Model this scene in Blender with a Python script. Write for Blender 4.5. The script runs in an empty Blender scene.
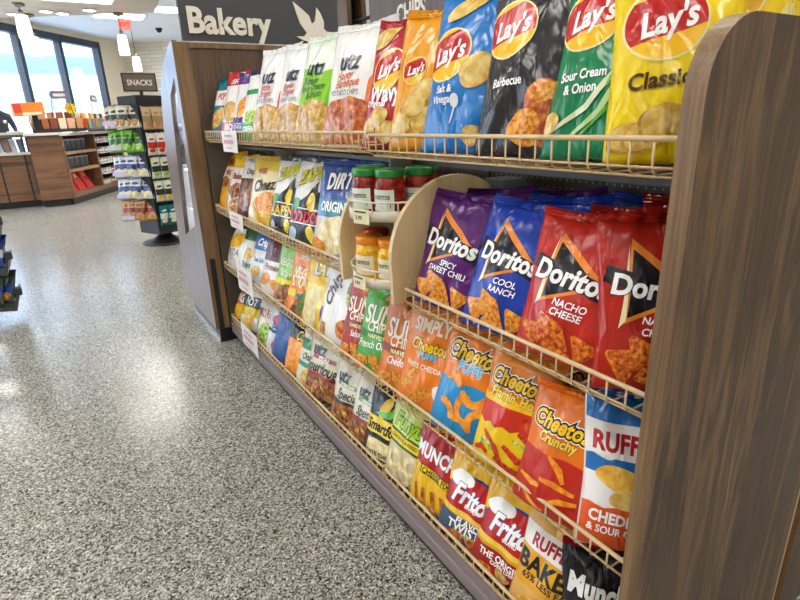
import bpy, bmesh, math, random
from mathutils import Vector, Matrix
C = bpy.context.scene
COL = C.collection
PI = math.pi
R = math.radians
random.seed(7)

# ------------------------------------------------------------------ camera
cam_d = bpy.data.cameras.new('camera')
cam = bpy.data.objects.new('camera', cam_d)
COL.objects.link(cam)
cam_d.sensor_width = 36.0
cam_d.lens = 533.0 / 800.0 * 36.0
cam_d.clip_start = 0.02
cam_d.clip_end = 300
vy = Vector((-350, 169, -533)).normalized()
up = Vector((-58, 1570, 533))
up = (up - vy * up.dot(vy)).normalized()
vx = vy.cross(up)
M3 = Matrix((vx, vy, up))            # camera axes to world axes
cam.matrix_world = Matrix.Translation((0, 0, 1.5)) @ M3.to_4x4()
C.camera = cam

# ------------------------------------------------------------------ world, lights, exposure
wd = bpy.data.worlds.new('sky'); C.world = wd; wd.use_nodes = True
nt = wd.node_tree
bg = nt.nodes['Background']
tc = nt.nodes.new('ShaderNodeTexCoord'); sx = nt.nodes.new('ShaderNodeSeparateXYZ'); rp = nt.nodes.new('ShaderNodeValToRGB')
nt.links.new(tc.outputs['Generated'], sx.inputs[0]); nt.links.new(sx.outputs['Z'], rp.inputs[0]); nt.links.new(rp.outputs[0], bg.inputs[0])
rp.color_ramp.elements[0].position = 0.0; rp.color_ramp.elements[0].color = (.80, .90, 1, 1)
rp.color_ramp.elements[1].position = 0.5; rp.color_ramp.elements[1].color = (.42, .66, 1, 1)
bg.inputs[1].default_value = 4.6
sd = bpy.data.lights.new('sun', 'SUN'); sun = bpy.data.objects.new('sun', sd); COL.objects.link(sun)
sd.energy = 5.0; sd.angle = R(2); sun.rotation_euler = (R(50), 0, R(-12))
C.view_settings.view_transform = 'Standard'; C.view_settings.look = 'None'
C.view_settings.exposure = 0.18; C.view_settings.gamma = 1.0
C.view_settings.use_curve_mapping = False
PANEL_STRENGTH = 11.0      # the lit ceiling panels of the store
CEIL = 4.12

# ------------------------------------------------------------------ materials
def hexc(h):
    h = h.lstrip('#'); o = []
    for i in (0, 2, 4):
        c = int(h[i:i+2], 16) / 255
        o.append(c / 12.92 if c <= .04045 else ((c + .055) / 1.055) ** 2.4)
    return (o[0], o[1], o[2], 1)
MC = {}
def pbsdf(name):
    m = bpy.data.materials.new(name); m.use_nodes = True
    return m, m.node_tree, m.node_tree.nodes['Principled BSDF']
def plain(h, rough=.5, metal=0, spec=.5, bump=0, bscale=40):
    k = ('plain', h, rough, metal, bump, bscale)
    if k in MC: return MC[k]
    m, t, b = pbsdf('paint_' + h.strip('#'))
    n = t.nodes.new('ShaderNodeTexNoise'); n.inputs['Scale'].default_value = bscale; n.inputs['Detail'].default_value = 3
    mx = t.nodes.new('ShaderNodeMix'); mx.data_type = 'RGBA'
    c = hexc(h)
    mx.inputs[6].default_value = tuple(x * .93 for x in c[:3]) + (1,); mx.inputs[7].default_value = tuple(min(1, x * 1.05) for x in c[:3]) + (1,)
    tcn = t.nodes.new('ShaderNodeTexCoord'); t.links.new(tcn.outputs['Object'], n.inputs['Vector'])
    t.links.new(n.outputs['Fac'], mx.inputs[0]); t.links.new(mx.outputs[2], b.inputs['Base Color'])
    b.inputs['Roughness'].default_value = rough; b.inputs['Metallic'].default_value = metal
    b.inputs['Specular IOR Level'].default_value = spec
    if bump:
        bp = t.nodes.new('ShaderNodeBump'); bp.inputs['Strength'].default_value = bump; bp.inputs['Distance'].default_value = .01
        t.links.new(n.outputs['Fac'], bp.inputs['Height']); t.links.new(bp.outputs[0], b.inputs['Normal'])
    MC[k] = m; return m
def crinkle(t, b, s=1.0):
    tcn = t.nodes.new('ShaderNodeTexCoord')
    n = t.nodes.new('ShaderNodeTexNoise'); n.inputs['Scale'].default_value = 16; n.inputs['Detail'].default_value = 2; n.inputs['Distortion'].default_value = 1.3
    n2 = t.nodes.new('ShaderNodeTexVoronoi'); n2.feature = 'SMOOTH_F1'; n2.inputs['Scale'].default_value = 22
    mp = t.nodes.new('ShaderNodeMapping'); mp.inputs['Scale'].default_value = (1, 1, .45)
    t.links.new(tcn.outputs['Object'], mp.inputs[0]); t.links.new(mp.outputs[0], n.inputs['Vector']); t.links.new(mp.outputs[0], n2.inputs['Vector'])
    ad = t.nodes.new('ShaderNodeMath'); ad.operation = 'MULTIPLY_ADD'; ad.inputs[1].default_value = .5
    t.links.new(n2.outputs['Distance'], ad.inputs[0]); t.links.new(n.outputs['Fac'], ad.inputs[2])
    bp = t.nodes.new('ShaderNodeBump'); bp.inputs['Strength'].default_value = .8 * s; bp.inputs['Distance'].default_value = .014
    t.links.new(ad.outputs[0], bp.inputs['Height']); t.links.new(bp.outputs[0], b.inputs['Normal'])
def foil(h, rough=.2):
    """glossy printed plastic film, solid ink colour"""
    k = ('foil', h, rough)
    if k in MC: return MC[k]
    m, t, b = pbsdf('film_' + h.strip('#'))
    b.inputs['Base Color'].default_value = hexc(h)
    b.inputs['Roughness'].default_value = rough; b.inputs['Specular IOR Level'].default_value = .42
    b.inputs['Coat Weight'].default_value = .12; b.inputs['Coat Roughness'].default_value = .05
    crinkle(t, b); MC[k] = m; return m
def food(a, b_, c, scale=60):
    """printed picture of snacks: mottled inks"""
    k = ('food', a, b_, c, scale)
    if k in MC: return MC[k]
    m, t, b = pbsdf('food_print_' + a.strip('#'))
    tcn = t.nodes.new('ShaderNodeTexCoord')
    n = t.nodes.new('ShaderNodeTexNoise'); n.inputs['Scale'].default_value = scale; n.inputs['Detail'].default_value = 4; n.inputs['Roughness'].default_value = .6
    t.links.new(tcn.outputs['Object'], n.inputs['Vector'])
    r = t.nodes.new('ShaderNodeValToRGB'); e = r.color_ramp.elements
    e[0].position = .36; e[0].color = hexc(a); e[1].position = .66; e[1].color = hexc(c)
    x = e.new(.5); x.color = hexc(b_)
    t.links.new(n.outputs['Fac'], r.inputs[0]); t.links.new(r.outputs[0], b.inputs['Base Color'])
    b.inputs['Roughness'].default_value = .22; b.inputs['Specular IOR Level'].default_value = .42; b.inputs['Coat Weight'].default_value = .12; b.inputs['Coat Roughness'].default_value = .05
    crinkle(t, b); MC[k] = m; return m
FOODS = {
 'chip': ('#c9973c', '#e3bf62', '#f2dc96', 30), 'chip2': ('#a8772e', '#d3a24b', '#ecd08a', 40), 'tort': ('#c4581a', '#e8962a', '#f6c050', 95), 'tortr': ('#9c2c0c', '#dd6a1c', '#f3a43a', 95),
 'puff': ('#e07a12', '#f59a20', '#ffb440', 50), 'flam': ('#a01c10', '#c8331c', '#e35a2c', 80), 'bbq': ('#8c3214', '#c4602a', '#e2944a', 40),
 'prez': ('#5c2c14', '#8c4c22', '#c08850', 45), 'cream': ('#d8c27e', '#ecdca4', '#f8f0cc', 30), 'veg': ('#2c5c14', '#5c8c2c', '#c83c20', 45),
 'mix': ('#7c3c1c', '#c88438', '#e8cc80', 55), 'pizza': ('#a02c14', '#d8701c', '#f0c050', 60), 'ridge': ('#d8982c', '#f0bc48', '#f8d880', 25),
 'jalap': ('#2c7c1c', '#9cc83c', '#f0e8a0', 60), 'salsa': ('#5c1008', '#8c1c10', '#b03c20', 70), 'queso': ('#d89810', '#f0bc28', '#f8d050', 50), 'star': ('#f0f0f0', '#3c68b0', '#102060', 70),
}
def ink(c):
    if c in FOODS: return food(*FOODS[c])
    return foil(c)
def wood(name, cols, axis=2, scale=1.0, rough=.42, streak=1.0):
    k = ('wood', name)
    if k in MC: return MC[k]
    m, t, b = pbsdf(name)
    tcn = t.nodes.new('ShaderNodeTexCoord'); mp = t.nodes.new('ShaderNodeMapping')
    sc = [9.0 * scale] * 3; sc[axis] = .8 * scale
    mp.inputs['Scale'].default_value = sc
    t.links.new(tcn.outputs['Object'], mp.inputs[0])
    n = t.nodes.new('ShaderNodeTexNoise'); n.inputs['Scale'].default_value = 1.3; n.inputs['Detail'].default_value = 7; n.inputs['Roughness'].default_value = .62; n.inputs['Distortion'].default_value = .5
    mp2 = t.nodes.new('ShaderNodeMapping'); s2 = [150.0 * scale] * 3; s2[axis] = 3.0 * scale; mp2.inputs['Scale'].default_value = s2
    n2 = t.nodes.new('ShaderNodeTexNoise'); n2.inputs['Scale'].default_value = 1.0; n2.inputs['Detail'].default_value = 3
    t.links.new(tcn.outputs['Object'], mp2.inputs[0]); t.links.new(mp2.outputs[0], n2.inputs['Vector']); t.links.new(mp.outputs[0], n.inputs['Vector'])
    r = t.nodes.new('ShaderNodeValToRGB'); e = r.color_ramp.elements
    e[0].position = .32; e[0].color = hexc(cols[0]); e[1].position = .70; e[1].color = hexc(cols[-1])
    for i, c in enumerate(cols[1:-1]):
        x = e.new(.32 + .38 * (i + 1) / (len(cols) - 1)); x.color = hexc(c)
    t.links.new(n.outputs['Fac'], r.inputs[0])
    mx = t.nodes.new('ShaderNodeMix'); mx.data_type = 'RGBA'; mx.blend_type = 'MULTIPLY'; mx.inputs[0].default_value = .55 * streak
    r2 = t.nodes.new('ShaderNodeValToRGB'); r2.color_ramp.elements[0].position = .35; r2.color_ramp.elements[0].color = (.5, .46, .44, 1); r2.color_ramp.elements[1].position = .6; r2.color_ramp.elements[1].color = (1.0, 1.0, 1.0, 1)
    t.links.new(n2.outputs['Fac'], r2.inputs[0]); t.links.new(r.outputs[0], mx.inputs[6]); t.links.new(r2.outputs[0], mx.inputs[7])
    t.links.new(mx.outputs[2], b.inputs['Base Color']); b.inputs['Roughness'].default_value = rough
    bp = t.nodes.new('ShaderNodeBump'); bp.inputs['Strength'].default_value = .12; bp.inputs['Distance'].default_value = .002
    t.links.new(n2.outputs['Fac'], bp.inputs['Height']); t.links.new(bp.outputs[0], b.inputs['Normal'])
    MC[k] = m; return m
def emit(h, s):
    k = ('emit', h, s)
    if k in MC: return MC[k]
    m = bpy.data.materials.new('lit_' + h.strip('#')); m.use_nodes = True; t = m.node_tree
    for n in list(t.nodes): t.nodes.remove(n)
    o = t.nodes.new('ShaderNodeOutputMaterial'); e = t.nodes.new('ShaderNodeEmission'); e.inputs[0].default_value = hexc(h); e.inputs[1].default_value = s
    t.links.new(e.outputs[0], o.inputs[0]); MC[k] = m; return m
def glassy(name, rough=0.02, tint=(1, 1, 1, 1), alpha=.12):
    k = ('glass', name)
    if k in MC: return MC[k]
    m = bpy.data.materials.new(name); m.use_nodes = True; t = m.node_tree
    for n in list(t.nodes): t.nodes.remove(n)
    o = t.nodes.new('ShaderNodeOutputMaterial'); a = t.nodes.new('ShaderNodeBsdfTransparent'); a.inputs[0].default_value = tint
    g = t.nodes.new('ShaderNodeBsdfGlossy'); g.inputs['Roughness'].default_value = rough
    mx = t.nodes.new('ShaderNodeMixShader'); mx.inputs[0].default_value = .07; t.links.new(a.outputs[0], mx.inputs[1]); t.links.new(g.outputs[0], mx.inputs[2]); t.links.new(mx.outputs[0], o.inputs[0])
    MC[k] = m; return m
def terrazzo():
    m, t, b = pbsdf('terrazzo')
    tcn = t.nodes.new('ShaderNodeTexCoord')
    v = t.nodes.new('ShaderNodeTexVoronoi'); v.inputs['Scale'].default_value = 195
    ns = t.nodes.new('ShaderNodeTexNoise'); ns.inputs['Scale'].default_value = 60
    mv = t.nodes.new('ShaderNodeMix'); mv.data_type = 'RGBA'; mv.inputs[0].default_value = .02
    t.links.new(tcn.outputs['Object'], ns.inputs['Vector']); t.links.new(tcn.outputs['Object'], mv.inputs[6]); t.links.new(ns.outputs['Color'], mv.inputs[7])
    t.links.new(mv.outputs[2], v.inputs['Vector'])
    sp = t.nodes.new('ShaderNodeSeparateColor'); t.links.new(v.outputs['Color'], sp.inputs[0])
    r = t.nodes.new('ShaderNodeValToRGB'); r.color_ramp.interpolation = 'CONSTANT'; e = r.color_ramp.elements
    e[0].position = 0; e[0].color = hexc('#2b2a27'); e[1].position = .13; e[1].color = hexc('#54534c')
    for p, c in ((.30, '#85837d'), (.50, '#a19f97'), (.72, '#bcbab0'), (.90, '#dad8cf')):
        x = e.new(p); x.color = hexc(c)
    t.links.new(sp.outputs[0], r.inputs[0])
    n = t.nodes.new('ShaderNodeTexNoise'); n.inputs['Scale'].default_value = 1.2; n.inputs['Detail'].default_value = 3; t.links.new(tcn.outputs['Object'], n.inputs['Vector'])
    t.links.new(r.outputs[0], b.inputs['Base Color'])
    rr = t.nodes.new('ShaderNodeMapRange'); rr.inputs[3].default_value = .16; rr.inputs[4].default_value = .27; t.links.new(n.outputs['Fac'], rr.inputs[0]); t.links.new(rr.outputs[0], b.inputs['Roughness'])
    b.inputs['Specular IOR Level'].default_value = .5
    bp = t.nodes.new('ShaderNodeBump'); bp.inputs['Strength'].default_value = .05; bp.inputs['Distance'].default_value = .01; t.links.new(n.outputs['Fac'], bp.inputs['Height']); t.links.new(bp.outputs[0], b.inputs['Normal'])
    return m
def stone():
    m, t, b = pbsdf('stacked_stone')
    tcn = t.nodes.new('ShaderNodeTexCoord')
    br = t.nodes.new('ShaderNodeTexBrick'); br.inputs['Scale'].default_value = 1.0; br.inputs['Brick Width'].default_value = .9; br.inputs['Row Height'].default_value = .11; br.inputs['Mortar Size'].default_value = .012
    br.inputs['Color1'].default_value = hexc('#f2ebdc'); br.inputs['Color2'].default_value = hexc('#ddd0b8'); br.inputs['Mortar'].default_value = hexc('#d2c6b0'); br.inputs['Bias'].default_value = -.1
    mp = t.nodes.new('ShaderNodeMapping'); mp.inputs['Rotation'].default_value = (R(90), 0, 0)
    t.links.new(tcn.outputs['Object'], mp.inputs[0]); t.links.new(mp.outputs[0], br.inputs['Vector'])
    t.links.new(br.outputs['Color'], b.inputs['Base Color']); b.inputs['Roughness'].default_value = .8
    return m
def pegboard_mat():
    m, t, b = pbsdf('perforated_panel')
    tcn = t.nodes.new('ShaderNodeTexCoord'); sp = t.nodes.new('ShaderNodeSeparateXYZ'); t.links.new(tcn.outputs['Object'], sp.inputs[0])
    def cell(o):
        a = t.nodes.new('ShaderNodeMath'); a.operation = 'PINGPONG'; a.inputs[1].default_value = .0127; t.links.new(o, a.inputs[0]); return a.outputs[0]
    y, z = cell(sp.outputs['Y']), cell(sp.outputs['Z'])
    cb = t.nodes.new('ShaderNodeCombineXYZ'); t.links.new(y, cb.inputs[0]); t.links.new(z, cb.inputs[1])
    ln = t.nodes.new('ShaderNodeVectorMath'); ln.operation = 'LENGTH'; t.links.new(cb.outputs[0], ln.inputs[0])
    lt = t.nodes.new('ShaderNodeMath'); lt.operation = 'LESS_THAN'; lt.inputs[1].default_value = .0036; t.links.new(ln.outputs['Value'], lt.inputs[0])
    mx = t.nodes.new('ShaderNodeMix'); mx.data_type = 'RGBA'; mx.inputs[6].default_value = hexc('#4c4236'); mx.inputs[7].default_value = hexc('#a89a86')
    t.links.new(lt.outputs[0], mx.inputs[0]); t.links.new(mx.outputs[2], b.inputs['Base Color']); b.inputs['Roughness'].default_value = .5
    return m

WOOD = wood('dark_walnut_laminate', ['#3d332e', '#5f4d3f', '#50433b', '#80674e', '#5c4a3e', '#997d5c'], 2)
WOODB = wood('walnut_laminate_warm', ['#4c3a2e', '#6a523f', '#5a4738', '#82664c'], 2)
WOODH = wood('walnut_laminate_counter', ['#54382a', '#7a563e', '#8c6649', '#6e4c38'], 0, .6)
EDGE = wood('walnut_edge_band', ['#6b5138', '#866848', '#9a7c58'], 2, 1.5)
BIRCH = wood('pale_birch_plywood', ['#cdb283', '#dcc496', '#e4cfa6'], 2, .7, .4, .3)
CREAM = plain('#dcc193', .35)
CREAM2 = plain('#e4dccb', .4)
BLACK = plain('#1b1a1b', .45)
DGREY = plain('#3c3c40', .45)
PAPER = plain('#eee9e6', .6)
LIP = plain('#857778', .4)
KICK = plain('#17181b', .35)
LETTER = plain('#efe9dc', .4)

# ------------------------------------------------------------------ mesh helpers
def link(name, bm, mats, parent=None, smooth=False, loc=None):
    me = bpy.data.meshes.new(name)
    bm.normal_update(); bm.to_mesh(me); bm.free()
    for m in (mats if isinstance(mats, (list, tuple)) else [mats]): me.materials.append(m)
    if smooth:
        for p in me.polygons: p.use_smooth = True
    o = bpy.data.objects.new(name, me); COL.objects.link(o)
    if parent: o.parent = parent
    if loc: o.location = loc
    return o
def tag(o, label=None, cat=None, group=None, kind=None):
    if label: o['label'] = label
    if cat: o['category'] = cat
    if group: o['group'] = group
    if kind: o['kind'] = kind
    return o
def empty(name, loc=(0, 0, 0), rz=0, label=None, cat=None, group=None):
    o = bpy.data.objects.new(name, None); COL.objects.link(o); o.location = loc; o.rotation_euler = (0, 0, rz)
    o.empty_display_size = .05
    return tag(o, label, cat, group)
def box(bm, x0, y0, z0, x1, y1, z1, mi=0, bev=0):
    r = bmesh.ops.create_cube(bm, size=1)
    for v in r['verts']:
        v.co = Vector((x0 + (v.co.x + .5) * (x1 - x0), y0 + (v.co.y + .5) * (y1 - y0), z0 + (v.co.z + .5) * (z1 - z0)))
    fs = {f for v in r['verts'] for f in v.link_faces}
    for f in fs: f.material_index = mi
    if bev:
        es = list({e for v in r['verts'] for e in v.link_edges})
        bmesh.ops.bevel(bm, geom=es, offset=bev, segments=2, affect='EDGES', profile=.7)
def bx(name, mats, *a, parent=None, bev=0):
    bm = bmesh.new(); box(bm, *a, bev=bev); return link(name, bm, mats, parent)
def tube(bm, pts, r, seg=8, mi=0, cap=True):
    pts = [Vector(p) for p in pts]; rings = []
    n = len(pts); prev = None
    for i, p in enumerate(pts):
        d = (pts[min(i + 1, n - 1)] - pts[max(i - 1, 0)]).normalized()
        if prev is None:
            a = d.orthogonal().normalized()
        else:
            a = (prev - d * prev.dot(d)).normalized()
        prev = a; b = d.cross(a)
        rr = r[i] if isinstance(r, (list, tuple)) else r
        rings.append([bm.verts.new(p + a * math.cos(2 * PI * k / seg) * rr + b * math.sin(2 * PI * k / seg) * rr) for k in range(seg)])
    for i in range(n - 1):
        for k in range(seg):
            f = bm.faces.new((rings[i][k], rings[i][(k + 1) % seg], rings[i + 1][(k + 1) % seg], rings[i + 1][k])); f.material_index = mi; f.smooth = True
    if cap:
        bm.faces.new(rings[0][::-1]).material_index = mi; bm.faces.new(rings[-1]).material_index = mi
def lathe(bm, prof, seg=28, c=(0, 0, 0), mi=0, a0=0, a1=2 * PI):
    c = Vector(c); full = abs(a1 - a0 - 2 * PI) < 1e-6; n = seg if full else seg + 1
    rings = []
    for r_, z in prof:
        rings.append([bm.verts.new(c + Vector((r_ * math.cos(a0 + (a1 - a0) * k / seg), r_ * math.sin(a0 + (a1 - a0) * k / seg), z))) for k in range(n)])
    for i in range(len(prof) - 1):
        for k in range(seg):
            k2 = (k + 1) % n
            f = bm.faces.new((rings[i][k], rings[i][k2], rings[i + 1][k2], rings[i + 1][k])); f.material_index = mi; f.smooth = True
    if full:
        if prof[0][0] > 1e-4: bm.faces.new(rings[0][::-1]).material_index = mi
        if prof[-1][0] > 1e-4: bm.faces.new(rings[-1]).material_index = mi
def prism(bm, outline, axis, a, b, hole=None, mi=0):
    """extrude a 2D outline along an axis from a to b; optional hole polygon"""
    def P(q, t):
        return Vector((t, q[0], q[1])) if axis == 0 else (Vector((q[0], t, q[1])) if axis == 1 else Vector((q[0], q[1], t)))
    loops = [outline] + ([hole] if hole else [])
    for t in (a, b):
        es = []
        for lp in loops:
            vs = [bm.verts.new(P(q, t)) for q in lp]
            for i in range(len(vs)): es.append(bm.edges.new((vs[i], vs[(i + 1) % len(vs)])))
        g = bmesh.ops.triangle_fill(bm, edges=es, use_beauty=True)
        for f in g['geom']:
            if isinstance(f, bmesh.types.BMFace): f.material_index = mi
    for lp in loops:
        for i in range(len(lp)):
            q0, q1 = lp[i], lp[(i + 1) % len(lp)]
            bm.faces.new([bm.verts.new(P(q0, a)), bm.verts.new(P(q1, a)), bm.verts.new(P(q1, b)), bm.verts.new(P(q0, b))]).material_index = mi
    bmesh.ops.remove_doubles(bm, verts=bm.verts, dist=1e-6)
    bmesh.ops.recalc_face_normals(bm, faces=bm.faces)

# ------------------------------------------------------------------ lettering as outlines
TXT = {}
def text_mesh(s, bold=.02, sh=0.0, space=1.0, grow=0.0):
    bold = bold if bold < .03 else .03 + (bold - .03) * .5
    space += max(0, bold - .02) * 1.5
    bold += grow
    k = (s, bold, sh, space)
    if k in TXT: return TXT[k]
    cu = bpy.data.curves.new('lettering', 'FONT'); cu.body = s; cu.align_x = 'CENTER'; cu.offset = bold; cu.shear = sh; cu.resolution_u = 3; cu.space_character = space
    o = bpy.data.objects.new('lettering', cu); COL.objects.link(o)
    dg = bpy.context.evaluated_depsgraph_get(); dg.update()
    me = o.evaluated_get(dg).to_mesh()
    vs = [(v.co.x, v.co.y) for v in me.vertices]; fs = [tuple(p.vertices) for p in me.polygons]
    o.evaluated_get(dg).to_mesh_clear()
    bpy.data.objects.remove(o); bpy.data.curves.remove(cu)
    TXT[k] = (vs, fs); return TXT[k]
def add_text(bm, s, org, ax, ay, size, bold=.02, sh=0, mi=0, depth=0, nrm=None, space=1.0, sx=1.0):
    vs, fs = text_mesh(s, bold, sh, space)
    org = Vector(org); ax = Vector(ax); ay = Vector(ay); nrm = nrm or ax.cross(ay)
    L = [bm.verts.new(org + ax * x * size * sx + ay * (y - .36) * size + nrm * depth) for x, y in vs]
    for f in fs:
        try: bm.faces.new([L[i] for i in f]).material_index = mi
        except ValueError: pass
    if depth:
        cnt = {}
        for f in fs:
            for i in range(len(f)):
                e = (f[i], f[(i + 1) % len(f)]); cnt[frozenset(e)] = cnt.get(frozenset(e), []) + [e]
        B = {}
        for k, v in cnt.items():
            if len(v) == 1:
                i, j = v[0]
                for q in (i, j):
                    if q not in B: B[q] = bm.verts.new(org + ax * vs[q][0] * size * sx + ay * (vs[q][1] - .36) * size)
                try: bm.faces.new((L[j], L[i], B[i], B[j])).material_index = mi
                except ValueError: pass

# ------------------------------------------------------------------ artwork for printed bags (2D, metric, u right, v up)
def E(u, v, ru, rv, c, rot=0, part=None, wob=0): return ('poly', [( 'e', u, v, ru, rv, rot, wob)], c, part)
def P(pts, c, part=None): return ('pts', pts, c, part)
def Rc(u0, v0, u1, v1, c, part=None): return ('pts', [(u0, v0), (u1, v0), (u1, v1), (u0, v1)], c, part)
def T(s, u, v, size, c, part=None, rot=0, sh=0, sx=1, bold=.03, out=None, ow=.05): return ('text', (s, u, v, size, rot, sh, sx, bold, out, ow), c, part)
def S(pts, wd_, c, part=None): return ('stroke', (pts, wd_), c, part)
def wave(v0, v1, c, n=5, amp=.012, part=None):
    top = [(-.5 + i / (n * 4), v1 + amp * math.sin(i * PI / 2)) for i in range(n * 4 + 1)]
    return ('pts', [(-.5, v0), (.5, v0)] + top[::-1], c, part)

class Bag:
    def __init__(s, w, h, d, seed, cell):
        s.w, s.h, s.d = w, h, d
        rn = random.Random(seed)
        s.nu = max(10, int(w / cell)); s.nv = max(12, int(h / cell))
        s.wr = [(rn.uniform(20, 70), rn.uniform(-45, 45), rn.uniform(0, 6.3), rn.uniform(.0006, .0019)) for _ in range(7)]
        s.ph = rn.uniform(0, 6.3); s.k = rn.choice((5, 6, 7)); s.sk = rn.uniform(-.02, .02); s.tb = rn.uniform(.01, .035); s.ll = rn.uniform(-1, 1)
    def f(s, u, v, side=-1):
        vv = min(max(v, 0), .955) / .955
        prof = max(0, 1 - abs(2 * u) ** 2.6) ** .75
        pv = max(0, math.sin(PI * vv ** .66)) ** .55
        x = u * s.w * (1 - .07 * math.sin(PI * vv) ** 2) + s.sk * v * s.h
        z = v * s.h * (1 + .022 * (2 * u) ** 2 * v ** 5 * (1 + s.ll * u)) + s.ll * .010 * u * v ** 3
        y = side * s.d / 2 * prof * pv
        w_ = 0
        for kx, kz, p, a in s.wr: w_ += a * math.sin(kx * x + kz * z + p)
        y += w_ * prof * pv * 1.3
        y += side * .0035 * math.exp(-(1 - v) / .10) * math.cos(2 * PI * u * s.k + s.ph) * (1 - abs(2 * u))
        y += side * .003 * math.exp(-v / .08) * math.cos(2 * PI * u * 5 + s.ph) * (1 - abs(2 * u))
        y += s.tb * v ** 3 * (1 + .5 * s.ll * u)
        return x, y, z

def art_mesh(items, bag, mats, clip=.95):
    """flat artwork cut along the bag's own grid, then laid on its front"""
    w, h = bag.w, bag.h
    bm = bmesh.new(); layer = 0
    zl = []
    def addpoly(pts, mi, z):
        vs = [bm.verts.new((x, y, z)) for x, y in pts]
        try: f = bm.faces.new(vs)
        except ValueError: return
        f.material_index = mi
        if len(vs) > 4: bmesh.ops.triangulate(bm, faces=[f])
    def mid(c):
        m = ink(c)
        if m not in mats: mats.append(m)
        return mats.index(m)
    for it in items:
        kind, g, c, part = it[:4]; layer = it[4]; z = .0015 + layer * .0002
        if kind == 'pts': addpoly([(a * w, b * h) for a, b in g], mid(c), z)
        elif kind == 'poly':
            for _, u, v, ru, rv, rot, wob in g:
                n = 26; cr, sr = math.cos(rot), math.sin(rot); pts = []
                for i in range(n):
                    a = 2 * PI * i / n; q = 1 + wob * (math.sin(3 * a + u * 40) * .6 + math.sin(5 * a + v * 60) * .4)
                    ex, ey = ru * w * math.cos(a) * q, rv * w * math.sin(a) * q
                    pts.append((u * w + ex * cr - ey * sr, v * h + ex * sr + ey * cr))
                addpoly(pts, mid(c), z)
        elif kind == 'ring':
            u, v, ru, rv, rot = g; cr, sr = math.cos(rot), math.sin(rot); pts = []
            for a in list(range(-22, 59, 8)) + list(range(128, 205, 8)):
                ex, ey = ru * w * math.cos(R(a)), rv * w * math.sin(R(a)); pts.append((u * w + ex * cr - ey * sr, v * h + ex * sr + ey * cr))
            addpoly(pts, mid(c), z)
        elif kind == 'stroke':
            pts, wd_ = g; q = [(a * w, b * h) for a, b in pts]; r_ = wd_ * w / 2; Lp, Rp = [], []
            for i, p in enumerate(q):
                a, b = q[max(0, i - 1)], q[min(len(q) - 1, i + 1)]
                dx, dy = b[0] - a[0], b[1] - a[1]; l = math.hypot(dx, dy) or 1
                k = .55 if i in (0, len(q) - 1) else 1
                Lp.append((p[0] - dy / l * r_ * k, p[1] + dx / l * r_ * k)); Rp.append((p[0] + dy / l * r_ * k, p[1] - dx / l * r_ * k))
            for i in range(len(q) - 1): addpoly([Rp[i], Rp[i + 1], Lp[i + 1], Lp[i]], mid(c), z)
        elif kind == 'text':
            s, u, v, size, rot, sh, sx_, bold, out, ow = g
            cr, sr = math.cos(rot), math.sin(rot)
            lays = ([(o_w, o_c, z - .0002 * (len(out) - k)) for k, (o_w, o_c) in enumerate(out)] if isinstance(out, tuple) else ([(ow * .8, out, z)] if out else []))
            for bd, cc, zz in (lays + [(0, c, z + .0002)]):
                vs, fs = text_mesh(s, bold, sh, 1.0, bd)
                base = [bm.verts.new((u * w + (x * sx_ * cr - (y - .36) * sr) * size * w, v * h + (x * sx_ * sr + (y - .36) * cr) * size * w, zz)) for x, y in vs]
                m_ = mid(cc)
                for f in fs:
                    try: bm.faces.new([base[i] for i in f]).material_index = m_
                    except ValueError: pass
    if not bm.faces: bm.free(); return None
    def cut(co, no, outer=False):
        bmesh.ops.bisect_plane(bm, geom=bm.verts[:] + bm.edges[:] + bm.faces[:], dist=1e-6, plane_co=co, plane_no=no, clear_outer=outer)
    cut((.485 * w, 0, 0), (1, 0, 0), True); cut((-.485 * w, 0, 0), (-1, 0, 0), True)
    cut((0, clip * h, 0), (0, 1, 0), True); cut((0, .02 * h, 0), (0, -1, 0), True)
    if not bm.verts: bm.free(); return None
    us = [v.co.x for v in bm.verts]; vs_ = [v.co.y for v in bm.verts]
    u0, u1, v0, v1 = min(us), max(us), min(vs_), max(vs_)
    for i in range(1, bag.nu):
        x = (-.5 + i / bag.nu) * w
        if u0 < x < u1: cut((x, 0, 0), (1, 0, 0))
    for j in range(1, bag.nv):
        y = j / bag.nv * h
        if v0 < y < v1: cut((0, y, 0), (0, 1, 0))
    nu, nv = bag.nu, bag.nv
    for v in bm.verts:
        u, t, off = v.co.x / w, v.co.y / h, v.co.z
        a = (u + .5) * nu; i = min(nu - 1, max(0, int(a))); fa = a - i
        b = t * nv; j = min(nv - 1, max(0, int(b))); fb = b - j
        p = [Vector(bag.f(-.5 + (i + di) / nu, (j + dj) / nv)) for dj in (0, 1) for di in (0, 1)]
        q = p[0] + (p[1] - p[0]) * fa + (p[3] - p[1]) * fb if fa >= fb else p[0] + (p[2] - p[0]) * fb + (p[3] - p[2]) * fa
        v.co = q + Vector((0, -off, 0))
    for f in bm.faces: f.smooth = True
    bmesh.ops.recalc_face_normals(bm, faces=bm.faces)
    for f in bm.faces:
        if f.normal.y > 0: f.normal_flip()
    return bm

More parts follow.
